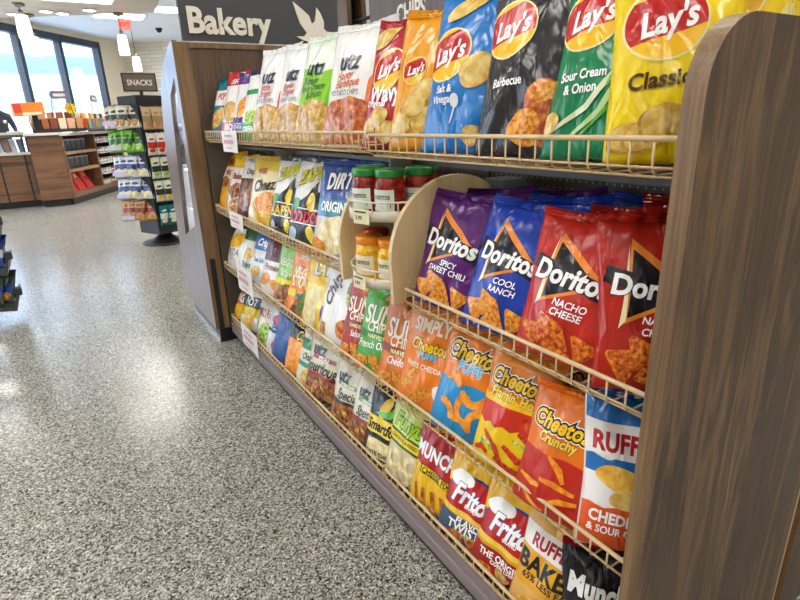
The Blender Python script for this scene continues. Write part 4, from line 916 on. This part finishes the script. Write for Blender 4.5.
for zz in (.62, .93, 1.22, 1.50): bx('shelf', plain('#e8eef4', .3), .03, .03, zz, 1.2, .62, zz + .02, parent=bk)
bx('inner_lining', plain('#f4f4f6', .5), .03, .03, .55, 1.2, .045, 1.9, parent=bk)
bx('white_backing', plain('#eceef2', .4), .03, .66, .55, 1.2, .675, 1.70, parent=bk)  # added white backing so the lit interior looks bright through the side window
bx('light_strip', emit('#ffffff', 11), .06, .05, 1.80, 1.18, .10, 1.815, parent=bk)
bx('light_strip', emit('#ffffff', 6), .06, .50, 1.19, 1.18, .54, 1.20, parent=bk)
bx('light_strip', emit('#ffffff', 6), .06, .50, .90, 1.18, .54, .91, parent=bk)
proto = None
rn = random.Random(3)
def pastry_box(x, y, z, c, lab, sz):
    o_ = empty('bakery_box', (x, y, z), R(rn.uniform(-8, 8)), lab, 'box', 'boxes on the bakery case shelves')
    bx('box_tray', plain('#f2f1f0', .4), -sz / 2, -sz / 2, 0, sz / 2, sz / 2, sz * .45, parent=o_, bev=.004)
    bm = bmesh.new()
    for k in range(5): bmesh.ops.create_icosphere(bm, subdivisions=2, radius=sz * .16, matrix=Matrix.Translation((-sz * .3 + sz * .15 * k, (k % 2 - .5) * sz * .4, sz * .45)))
    link('pastries', bm, plain(c, .6), o_)
nmz = {1.52: 'top', 1.24: 'second', .95: 'third', .64: 'lowest'}
for zz, cols in ((1.52, ('#d0505c', '#e0788c')), (1.24, ('#e8a0b0', '#c85068')), (.95, ('#c8d8e4', '#8aa0b0')), (.64, ('#d8e4ec', '#a8b8c4'))):
    for k in range(2):
        pastry_box(BX + .16, BY + .20 + .24 * k, zz, cols[k], 'white bakery tray %s on the %s shelf of the lit case' % (('nearer the back panel', 'nearer the glass front')[k], nmz[zz]), .17)
sg = empty('bakery_sign', (.80, BY - .02, 2.0), 0, 'dark grey Bakery sign with cream letters and a white goose shape above the case', 'sign')
bx('sign_board', plain('#44454b', .5), .0, .0, .0, 1.085, .03, .36, parent=sg)
bx('end_cap', plain('#f2f2f2', .5), 1.085, -.005, .0, 1.135, .04, .36, parent=sg)
bm = bmesh.new(); add_text(bm, 'Bakery', (.30, -.001, .118), (1, 0, 0), (0, 0, 1), .20, .034, depth=.010, nrm=Vector((0, -1, 0)), sx=.93); link('lettering', bm, LETTER, sg)
goose = [(.735, .26), (.80, .215), (.845, .18), (.862, .13), (.885, .15), (.905, .235), (.93, .20), (.952, .15), (.948, .105), (.97, .088), (1.03, .085), (.985, .068), (.955, .035), (.90, .012), (.83, .018), (.785, .03), (.745, .05), (.80, .052), (.82, .075), (.775, .13), (.755, .19)]
bm = bmesh.new(); prism(bm, goose, 1, -.010, -.001); link('goose_emblem', bm, LETTER, sg)

# CHIPS header sign on the gondola
cs = empty('header_sign', (1.30, 1.95, 1.612), R(-90), 'brown rounded CHIPS header sign standing on top of the gondola', 'sign')
def rr(w_, h_, r_, n=8):
    p = []
    for cx_, cz, a0 in ((w_ / 2 - r_, h_ - r_, 0), (-w_ / 2 + r_, h_ - r_, 90), (-w_ / 2 + r_, r_, 180), (w_ / 2 - r_, r_, 270)):
        p += [(cx_ + r_ * math.cos(R(a0 + 90 * k / n)), cz + r_ * math.sin(R(a0 + 90 * k / n))) for k in range(n + 1)]
    return p
bm = bmesh.new(); prism(bm, [(a, b + .235) for a, b in rr(.66, .24, .09)], 1, -.012, .012); link('sign_board', bm, wood('greyed_walnut', ['#544a46', '#6a5f58', '#5e534e'], 2, 1, .5), cs)
bm = bmesh.new(); add_text(bm, 'CHIPS', (.0, -.0125, .285), (1, 0, 0), (0, 0, 1), .098, .02, depth=.003, nrm=Vector((0, -1, 0)), sx=.8); link('lettering', bm, LETTER, cs)
bm = bmesh.new(); tube(bm, [(-.3, 0, .0), (-.3, 0, .24)], .008); link('support_rod', bm, BLACK, cs)
bm = bmesh.new(); tube(bm, [(.3, 0, .0), (.3, 0, .24)], .008); link('support_rod', bm, BLACK, cs)
bm = bmesh.new(); tube(bm, [(-.32, 0, .315), (-.56, 0, .325)], .008); link('cross_rod', bm, BLACK, cs)
op = empty('sign_end_loop', (1.30, 2.47, 1.635), 0, 'wood-faced oval loop ending the black sign rod beyond the chips sign', 'sign bracket')
o1 = [(a, b + .22) for a, b in rr(.10, .20, .0499)]; i1 = [(a, b + .245) for a, b in rr(.055, .15, .0274)]
bm = bmesh.new(); prism(bm, o1, 1, -.05, .05, hole=i1); link('oval_loop', bm, WOODB, op)
bm = bmesh.new(); prism(bm, i1, 1, .03, .04); link('inner_panel', bm, BLACK, op)
bm = bmesh.new(); tube(bm, [(0, 0, 0), (0, 0, .23)], .01); link('support_rod', bm, BLACK, op)

# ------------------------------------------------------------------ rotating snack stand
st = empty('snack_stand', (1.06, 7.88, 0), R(25), 'black square snack rack on a round base under a SNACKS sign', 'display stand')
bm = bmesh.new(); lathe(bm, [(.30, 0), (.30, .015), (.27, .028), (.16, .05), (.09, .10), (.06, .17)], 36); link('round_base', bm, BLACK, st)
bx('core_column', plain('#121214', .7), -.20, -.20, .16, .20, .20, 1.88, parent=st, bev=.004)
bx('lower_box', plain('#2c2b2f', .5), -.21, -.21, .15, .21, .21, .36, parent=st)
sn = empty('snacks_sign', (1.07, 7.83, 1.90), R(3), 'small brown sign reading SNACKS on top of the black rack', 'sign')
bx('sign_frame', BLACK, -.20, -.012, .03, .20, .012, .245, parent=sn)
bx('sign_face', wood('sign_walnut', ['#5e5048', '#7a6a5c', '#6c5c50'], 0, 1, .5), -.185, -.0135, .045, .185, -.0122, .23, parent=sn)
bm = bmesh.new(); add_text(bm, 'SNACKS', (0, -.015, .137), (1, 0, 0), (0, 0, 1), .092, .03, sx=.85); link('lettering', bm, LETTER, sn)
bx('stem', BLACK, -.02, -.01, -.02, .02, .01, .03, parent=sn)
PK = {}
def hang_pack(w_, h_, base, mid_, pic, key):
    """a small flat-bottomed peg bag with header"""
    if key in PK:
        p = PK[key]; o_ = p.copy(); COL.objects.link(o_)
        for c_ in p.children: q = c_.copy(); COL.objects.link(q); q.parent = o_
        return o_
    o_ = make_bag(w_, h_, (base, [Rc(-.5, .35, .5, .62, mid_), E(0, .25, .34, .24, pic, .2, PIC, .1), E(.0, .75, .3, .1, mid_, .1, L)], base), 77 + len(PK), .03, .03, 'peg_bag')
    PK[key] = o_; return o_
dL = Vector((-math.cos(R(25)), -math.sin(R(25)), 0)); tL = Vector((-math.sin(R(25)), math.cos(R(25)), 0))
dR = Vector((math.sin(R(25)), -math.cos(R(25)), 0)); tR = Vector((math.cos(R(25)), math.sin(R(25)), 0))
cS = Vector((1.06, 7.88, 0))
rowsL = [(1.50, '#e8e2cc', '#3a3c34', 'mix', 'white and black peg bag, left side of snack rack, top row'), (1.21, '#6cb82c', '#2c5c1c', 'jalap', 'green peg bag on the left of the snack rack, second row'),
         (.90, '#dfe3e8', '#2c3c7c', 'cream', 'white and navy peg bag, left side of snack rack, third row'), (.62, '#dfe3e4', '#30487c', 'cream', 'white and navy peg bag, left side of snack rack, fourth row'), (.34, '#c89454', '#8c3020', 'mix', 'golden brown peg bag on the left of the snack rack, bottom row')]
for ri, (z, b_, m_, p_, lab) in enumerate(rowsL):
    for j in range(5):
        o_ = hang_pack(.17, .27, b_, m_, p_, ('L', ri)); ps = cS + dL * (.26 + .0 * j) + tL * (.19 - .08 * j) + dL * (.10 - .035 * j)
        o_.location = (ps.x, ps.y, z); o_.rotation_euler = (R(-14 + 7 * (j % 3)), R(-8 + 6 * (j % 3)), R(-90 + 25 + 20 + 9 * (j % 2))); tag(o_, lab, 'snack bag', 'peg bags on the left face, row %d' % (ri + 1))
    pr = bx('price_strip', plain('#c8c4dc', .4), -.09, -.004, -.025, .09, 0, .025, parent=st)
    pr.location = (-.46, .02, z + .06); pr.rotation_euler = (R(-15), 0, R(-62)); pr['label'] = 'pale lilac price strip'
    bm = bmesh.new(); tube(bm, [(-.2, .12, z + .27), (-.44, .12, z + .27)], .004); link('peg_hook', bm, BLACK, st)
    bm = bmesh.new(); tube(bm, [(-.2, -.10, z + .27), (-.44, -.10, z + .27)], .004); link('peg_hook', bm, BLACK, st)
rowsR = [(1.47, '#c9ae84', '#a88a5c', 'mix', 'tan kraft peg bag on the right of the snack rack, top row'), (1.16, '#e9e2da', '#c8301c', 'flam', 'red and white peg bag on the right of the snack rack'),
         (.87, '#dedfc8', '#2c3c34', 'jalap', 'cream green-banded peg bag, upper of two such rows'), (.58, '#dedfc8', '#2c3c34', 'queso', 'cream green-banded peg bag, lower of two such rows'), (.27, '#1c7c80', '#d8e8e4', 'cream', 'teal and white peg bag on the right of the snack rack, bottom row')]
for ri, (z, b_, m_, p_, lab) in enumerate(rowsR):
    for j in range(4):
        o_ = hang_pack(.115, .27, b_, m_, p_, ('R', ri)); ps = cS + dR * (.27 + .04 * (j % 2)) + tR * (-.145 + .105 * j)
        o_.location = (ps.x, ps.y, z); o_.rotation_euler = (R(10), 0, R(25 - 12)); tag(o_, lab, 'snack bag', 'peg bags on the right face of the snack rack, row %d' % (ri + 1))
    bm = bmesh.new(); tube(bm, [(-.1, -.2, z + .28), (-.1, -.34, z + .28)], .004); link('peg_hook', bm, BLACK, st)

# ------------------------------------------------------------------ checkout counter
ct = empty('checkout_counter', (-.3, 13.4, 0), 0, 'long walnut checkout counter with a pale top, left of the diagonal shelves', 'counter')
ctp = Vector((-.3, 13.4, 0))
def cb(name, m, x0, y0, z0, x1, y1, z1, bev=0): return bx(name, m, x0 - ctp.x, y0 - ctp.y, z0, x1 - ctp.x, y1 - ctp.y, z1, parent=ct, bev=bev)
TOPM = plain('#ddd8d0', .3)
cb('lower_front', WOODH, -3.6, 13.62, .14, -.42, 14.3, 1.06); cb('lower_top', TOPM, -3.65, 13.55, 1.06, -.42, 14.4, 1.11)
cb('toe_kick', BLACK, -3.6, 13.70, 0, -.42, 14.3, .14)
for x in (-3.0, -1.9, -1.0, -.56): cb('panel_seam', plain('#2c2420', .6), x, 13.612, .14, x + .03, 13.62, 1.06)
def cpr(name, m, pts, z0, z1):
    bm = bmesh.new(); prism(bm, [(a - ctp.x, b - ctp.y) for a, b in pts], 2, z0, z1); return link(name, bm, m, ct)
cpr('tall_front', WOODH, [(-.42, 13.3), (.14, 13.3), (-.30, 13.50), (-.42, 13.55)], .14, 1.42); cpr('tall_top', TOPM, [(-.47, 13.22), (.15, 13.22), (.155, 13.27), (-.47, 13.56)], 1.42, 1.47)
cpr('tall_kick', BLACK, [(-.40, 13.36), (.08, 13.34), (-.30, 13.50), (-.40, 13.54)], 0, .14)
# diagonal open shelving
dg_ = Vector((1.5 - .14, 16.2 - 13.3, 0)); dl = dg_.length; ang = math.atan2(dg_.y, dg_.x)
ds = empty('diagonal_shelf_unit', (.165, 13.3, 0), ang, 'walnut open shelf unit running diagonally back from the counter corner', 'shelf unit')
def dbx(name, m, *a): return bx(name, m, *a, parent=ds)
dbx('kick', BLACK, .05, .06, 0, dl, .7, .14)
dbx('bottom_shelf', WOODH, 0, 0, .14, dl, .7, .24); dbx('top', TOPM, .03, -.06, 1.40, dl, .75, 1.46)
dbx('back', plain('#4a3a30', .6), 0, .45, .24, dl, .7, 1.40)
for zz in (.66, 1.02): dbx('shelf', wood('light_walnut', ['#a07c58', '#b89068'], 0), .06, 0, zz, 1.55, .45, zz + .06)
for x in (0, 1.55, dl - .06): dbx('divider', WOODH, x, 0, .24, x + .07, .45, 1.40)
for zz in (.48, .72, .96, 1.2): dbx('wire_shelf', plain('#c8ccd4', .4), 1.62, -.06, zz, dl - .06, .45, zz + .02)
can = None
wl_ = Matrix.Translation((.14, 13.3, 0)) @ Matrix.Rotation(ang, 4, 'Z')
for zz, nmr in ((1.08, 'top'), (.72, 'middle')):
    for k in range(5):
        if can is None:
            can = empty('tumbler', (0, 0, 0)); bm = bmesh.new(); lathe(bm, [(.075, 0), (.085, .02), (.095, .21), (.095, .215)], 18); link('cup_body', bm, plain('#5a606c', .3, .6), can)
            bm = bmesh.new(); lathe(bm, [(.10, .215), (.10, .235), (.06, .25), (.001, .25)], 18); link('lid', bm, plain('#b8bcc4', .3, .3), can); q = can
        else:
            q = can.copy(); COL.objects.link(q)
            for c_ in can.children: e = c_.copy(); COL.objects.link(e); e.parent = q
        q.location = wl_ @ Vector((.24 + .25 * k, .16, zz)); tag(q, 'steel grey tumbler in the row on the %s shelf of the diagonal unit' % nmr, 'cup', 'tumblers on the %s shelf' % nmr)
for k in range(3):
    bm = bmesh.new(); box(bm, -.17, -.02, 0, .17, .08, .40, bev=.02)
    for v in bm.verts: v.co.y += v.co.z * .45
    q = link('red_bag', bm, plain('#d22e22', .5)); q.matrix_world = wl_ @ Matrix.Translation((.32 + .42 * k, .10, .245))
    tag(q, 'red coffee bag leaning %s in the lowest cubby of the diagonal unit' % ('at the left', 'in the middle', 'at the right')[k], 'bag', 'red bags in the lowest cubby')
    bm = bmesh.new(); box(bm, -.05, .02, .26, .05, .03, .34)
    for v in bm.verts: v.co.y += v.co.z * .45 - .045
    link('white_tag', bm, PAPER, q)
cc = ['#7fc4cc', '#d88cb0', '#c8d4e0', '#e8b0a0', '#88b840', '#e4d070', '#6878b0', '#d0484c']
first = None; idx = 0
for zz in (.24, .50, .74, .98, 1.22):
    for k in range(8):
        first = None
        q = empty('candy_box', (0, 0, 0)); q.matrix_world = wl_ @ Matrix.Translation((1.72 + .18 * k, .10, zz))
        c = cc[(idx * 5 + idx // 8 * 3) % 8]; idx += 1
        bx('carton', plain(c, .5), -.07, -.08, 0, .07, .1, .11, parent=q); bx('printed_band', plain('#f0ece6', .5), -.0705, -.082, .03, .0705, -.080, .07, parent=q)
        tag(q, 'small pastel candy carton on the %s shelf of the diagonal unit' % {.24: 'lowest', .50: 'second lowest', .74: 'middle', .98: 'fourth', 1.22: 'highest'}[zz], 'box', 'candy cartons, shelf height %.2f m' % zz)

# things on the counter
def tilt_rack(x, y, z, rz, l, name_lab, cols, pk_lab, n, grp, hh=.28):
    t = empty('counter_rack', (x, y, z), rz, name_lab, 'rack')
    bm = bmesh.new()
    prism(bm, [(-.20, .0), (.20, .25), (.20, .29), (-.20, .04)], 0, -l / 2, l / 2); link('tilted_shelf', bm, BLACK, t)
    for s_ in (-1, 1):
        bm = bmesh.new(); tube(bm, [(s_ * l * .42, .1, 0), (s_ * l * .42, .1, .26)], .02); link('leg', bm, BLACK, t)
        bm = bmesh.new(); tube(bm, [(s_ * l * .48, -.2, .04), (s_ * l * .48, -.2, .16), (s_ * l * .48, .2, .42), (s_ * l * .48, .2, .27)], .008); link('side_wire', bm, BLACK, t)
    M = Matrix.Translation((x, y, z)) @ Matrix.Rotation(rz, 4, 'Z')
    for k in range(n):
        for j in range(2):
            bm = bmesh.new(); w_ = l / n * .86; box(bm, -w_ / 2, -.05, 0, w_ / 2, .05, hh * .75, bev=.02)
            q = link('snack_packet', bm, plain(cols[(k * 2 + j) % len(cols)], .4)); q.matrix_world = M @ Matrix.Translation((-l / 2 + l / n * (k + .5), -.12 + .2 * j, .065 + .125 * j))
            tag(q, pk_lab, 'packet', grp)
    return t
tilt_rack(.16, 13.75, 1.47, R(6), .95, 'black tilted counter rack of brown snack packets before the window', ['#c88c5c', '#e8d4b8', '#b06a40', '#d8a880', '#8c4c34'], 'brown or cream snack packet on the tilted black counter rack', 6, 'packets on the tilted counter rack')
q = bx('orange_banner_box', plain('#f08c30', .5), -.26, -.12, 0, .26, .12, .24, bev=.01); q.location = (-.28, 13.3, 1.80); q.rotation_euler = (0, R(-3), R(10)); tag(q, 'bright orange sign box held above the register area', 'sign')
bx('red_corner_print', plain('#e04838', .5), -.255, -.123, .06, -.12, -.1205, .235, parent=q); bx('cream_band', plain('#ffe9c8', .5), -.12, -.123, .01, .2, -.1205, .06, parent=q)
q = bx('display_pole', BLACK, -.05, -.05, 0, .05, .05, .34, bev=.01); q.location = (-.20, 13.36, 1.465); tag(q, 'black stand post under the orange sign box', 'post')
q = empty('register_screen', (.0, 13.6, 1.47), R(15), 'black register screen standing on the tall counter', 'screen'); bx('screen_panel', BLACK, -.16, -.02, .06, .16, .02, .26, parent=q, bev=.006); bx('stand_foot', BLACK, -.08, -.06, 0, .08, .06, .06, parent=q)
tilt_rack(.75, 14.35, 1.46, ang, 1.0, 'black candy rack on the diagonal unit behind the yellow sunflower', ['#d0482c', '#e8c040', '#7ca848', '#f0ece4', '#3c78b0', '#d87c28'], 'bright candy packet on the rack behind the sunflower', 7, 'packets behind the sunflower')
tilt_rack(1.05, 15.35, 1.46, ang, 1.0, 'black candy rack farthest along the diagonal unit, with orange packets', ['#e87c1c', '#1c1c20', '#f0a030', '#e8dcc0'], 'orange or black candy packet on the farthest counter rack', 6, 'packets on the farthest rack')
for (x, y, z, rz, lab) in ((.30, 13.62, 2.12, R(6), 'small grey oval rack topper in front of the middle window'), (1.02, 15.3, 2.12, ang, 'small grey oval rack topper by the beige wall')):
    q = empty('rack_topper', (x, y, z), rz, lab, 'sign'); bm = bmesh.new(); prism(bm, [(a, b) for a, b in rr(.34, .15, .06)], 1, -.012, .012, hole=[(a, b + .045) for a, b in rr(.22, .06, .025)]); link('oval_frame', bm, plain('#6c6468', .4), q)
    bm = bmesh.new(); prism(bm, [(a, b + .045) for a, b in rr(.22, .06, .025)], 1, -.006, .006); link('sign_face', bm, plain('#d8d4d4', .5), q)
    bm = bmesh.new(); tube(bm, [(-.14, 0, .02), (-.2, 0, -.35)], .008); tube(bm, [(.14, 0, .02), (.2, 0, -.35)], .008); link('wire_stand', bm, BLACK, q)
sf = empty('sunflower_ornament', (.45, 13.75, 1.79), 0, 'yellow sunflower ornament on a stick above the counter corner', 'ornament')
bm = bmesh.new(); pts = []
for k in range(24):
    a = 2 * PI * k / 24; q_ = .125 if k % 2 else .085; pts.append((q_ * math.cos(a), .15 + q_ * math.sin(a)))
prism(bm, pts, 1, -.008, .008); link('petals', bm, plain('#f4c818', .5), sf)
bm = bmesh.new(); prism(bm, [(.045 * math.cos(2 * PI * k / 16), .15 + .045 * math.sin(2 * PI * k / 16)) for k in range(16)], 1, -.016, -.008); link('flower_disc', bm, plain('#e09c10', .6), sf)
bm = bmesh.new(); tube(bm, [(0, 0, .06), (0, .0, -.33)], .007); link('stick', bm, plain('#4c7c34', .6), sf)
q = empty('counter_tray', (-.62, 13.5, 1.40), 0, 'dark raised tray of small items at the left end of the counter', 'tray')
bx('tray_board', plain('#5c5648', .5), -.5, -.15, 0, .13, .2, .05, parent=q)
for x in (-.4, .1): bx('leg', DGREY, x - .02, .12, -.29, x + .02, .16, 0, parent=q)
for k, (x, w_, h_, c, lab) in enumerate(((-.82, .18, .05, '#e9e6c8', 'cream packet on the raised tray, left'), (-.62, .22, .07, '#f0eef0', 'white packet on the raised tray, middle'), (-.50, .1, .07, '#f4e8b8', 'pale yellow packet on the raised tray, right'))):
    bm = bmesh.new(); box(bm, -w_ / 2, -.06, 0, w_ / 2, .06, h_, bev=.012); o_ = link('small_packet', bm, plain(c, .5), None, loc=(x, 13.5, 1.45)); tag(o_, lab, 'packet')
for k, (x, c, nmc) in enumerate(((-.92, '#c4d4e4', 'pale blue'), (-.80, '#b08c7c', 'brown'), (-.68, '#dfe4ea', 'white'), (-.56, '#7c8ca0', 'slate'))):
    bm = bmesh.new(); box(bm, -.05, -.02, 0, .05, .02, .26, bev=.006)
    for v in bm.verts: v.co.x += v.co.z * -.12
    o_ = link('magazine', bm, plain(c, .4), None, loc=(x, 13.75, 1.11)); tag(o_, nmc + ' booklet standing on the low counter under the raised tray', 'booklet')

# ------------------------------------------------------------------ person behind the counter, cut by the left picture edge
tag(bx('trim_4', plain('#5c5a58', .7), -2.6, 14.45, 0, -.5, 15.6, .36), kind='structure')
pp = empty('person', (-.90, 14.75, .36), R(20), 'person in a dark jacket and pale cap behind the counter at the left edge', 'person')
def skin_chain(name, verts, edges, radii, mat, parent, sub=2):
    me = bpy.data.meshes.new(name); me.from_pydata(verts, edges, []); o_ = bpy.data.objects.new(name, me); COL.objects.link(o_)
    m_ = o_.modifiers.new('s', 'SKIN'); 
    for i, r_ in enumerate(radii): me.skin_vertices[0].data[i].radius = (r_, r_) if not isinstance(r_, tuple) else r_
    me.skin_vertices[0].data[0].use_root = True
    s_ = o_.modifiers.new('d', 'SUBSURF'); s_.levels = sub; s_.render_levels = sub
    dg = bpy.context.evaluated_depsgraph_get(); dg.update(); m2 = bpy.data.meshes.new_from_object(o_.evaluated_get(dg)); bpy.data.objects.remove(o_)
    m2.materials.clear(); m2.materials.append(mat)
    for p in m2.polygons: p.use_smooth = True
    o2 = bpy.data.objects.new(name, m2); COL.objects.link(o2); o2.parent = parent; return o2
SK = plain('#c99a7c', .6)
V = [(0, 0, 1.02), (0, 0, 1.25), (0, 0, 1.48), (0, 0, 1.60), (0, .0, 1.70), (.20, 0, 1.47), (.27, -.04, 1.22), (.20, -.26, 1.14), (-.20, 0, 1.47), (-.27, -.04, 1.22), (-.20, -.26, 1.14), (.10, 0, .92), (.10, .0, .50), (.10, .03, .09), (-.10, 0, .92), (-.10, 0, .50), (-.10, .03, .09), (.10, -.12, .04), (-.10, -.12, .04)]
Ed = [(0, 1), (1, 2), (2, 3), (3, 4), (2, 5), (5, 6), (6, 7), (2, 8), (8, 9), (9, 10), (0, 11), (11, 12), (12, 13), (0, 14), (14, 15), (15, 16), (13, 17), (16, 18)]
Rd = [(.17, .12), (.155, .11), (.15, .11), .06, .06, .075, .05, .035, .075, .05, .035, .10, .07, .045, .10, .07, .045, .04, .04]
body = skin_chain('body', V, Ed, Rd, plain('#35343c', .8), pp)
bm = bmesh.new(); bmesh.ops.create_uvsphere(bm, u_segments=24, v_segments=18, radius=1)
for v in bm.verts:
    x, y, z = v.co; v.co = Vector((x * .078 * (1 - .18 * max(0, -z)), y * .098, z * .118 + 1.745))
    if y < -.7 and abs(x) < .22 and -.35 < z < .15: v.co.y -= .022
link('head', bm, SK, pp, smooth=True)
for s_ in (-1, 1):
    bm = bmesh.new(); bmesh.ops.create_icosphere(bm, subdivisions=2, radius=.01, matrix=Matrix.Translation((s_ * .032, -.088, 1.755))); link('eye', bm, BLACK, pp)
    bm = bmesh.new(); bmesh.ops.create_icosphere(bm, subdivisions=2, radius=.022, matrix=Matrix.Translation((s_ * .08, 0, 1.745)) @ Matrix.Scale(.4, 4, (1, 0, 0))); link('ear', bm, SK, pp)
    for fi in range(5):
        bm = bmesh.new(); a = (fi - 2) * .35; b0 = Vector((s_ * .20, -.27, 1.135)); dv = Vector((math.sin(a) * .6 - (s_ * .5 if fi == 0 else 0), -1, -.25)).normalized(); ln = (.05, .075, .08, .075, .058)[fi]
        tube(bm, [b0, b0 + dv * ln * .5, b0 + dv * ln * .8 + Vector((0, 0, -.01)), b0 + dv * ln + Vector((0, 0, -.03))], [.012, .0095, .009, .006], 8); link('finger', bm, SK, pp)
    bm = bmesh.new(); bmesh.ops.create_icosphere(bm, subdivisions=2, radius=.04, matrix=Matrix.Translation((s_ * .20, -.27, 1.135)) @ Matrix.Scale(.45, 4, (0, 0, 1))); link('palm', bm, SK, pp)
bm = bmesh.new(); tube(bm, [(-.022, -.097, 1.695), (0, -.104, 1.692), (.022, -.097, 1.695)], .005, 6); link('mouth', bm, plain('#a0584c', .6), pp)
bm = bmesh.new(); lathe(bm, [(.086, 1.775), (.088, 1.81), (.075, 1.85), (.04, 1.875), (.001, 1.88)], 24)
for v in bm.verts: v.co.y *= 1.2
prism(bm, [(.07 * math.cos(R(a)), -.08 - .085 * math.sin(R(a))) for a in range(0, 181, 20)], 2, 1.778, 1.788); link('cap', bm, plain('#e6ecec', .7), pp)
bm = bmesh.new(); lathe(bm, [(.035, 0), (.035, .006), (.001, .006)], 18)
for v in bm.verts: v.co = Vector((v.co.x + .085, -.128 - v.co.z, v.co.y + 1.36))
link('round_badge', bm, PAPER, pp)

# ------------------------------------------------------------------ low rack at the left picture edge
rk = empty('low_snack_rack', (-.83, 5.40, 0), 0, 'low dark wire snack rack cut off by the left picture edge', 'rack')
bm = bmesh.new(); box(bm, -.3, -.22, 0, .12, .22, .03, bev=.004); link('base', bm, DGREY, rk)
bm = bmesh.new(); box(bm, -.3, -.16, .03, -.26, .16, .92); link('spine', bm, DGREY, rk)
for k, zz in enumerate((.14, .44, .72)):
    x1 = .33
    bm = bmesh.new(); prism(bm, [(-.26, zz + .10), (x1 - .04, zz), (x1, zz + .10), (x1 + .015, zz + .10), (x1 - .02, zz - .03), (-.26, zz + .06)], 1, -.22, .22); link('tilted_tray', bm, plain('#45453f', .5), rk)
    bm = bmesh.new(); box(bm, x1 - .0, -.24, zz + .10, x1 + .045, -.16, zz + .16, bev=.008); link('tray_clip', bm, plain('#30323c', .5), rk)
tl = ['bottom', 'middle', 'top']
for k, zz in enumerate((.16, .46, .74)):
    for j in range(4):
        key = ('K', k); c = (('#4c5448', '#2c4890'), ('#30509c', '#c8ccd0'), ('#3c5ca4', '#e8882c'))[k]
        o_ = hang_pack(.13, (.24, .24, .20)[k], c[0], c[1], 'mix', key); o_.location = (-.83 + .255 - .075 * (j // 2), 5.40 - .15 + .17 * (j % 2), zz + .01)
        o_.rotation_euler = (R(-14), 0, R(-40)); tag(o_, 'blue and grey snack bag on the %s tray of the low rack' % tl[k], 'snack bag', 'snack bags on the low rack, %s tray' % tl[k])
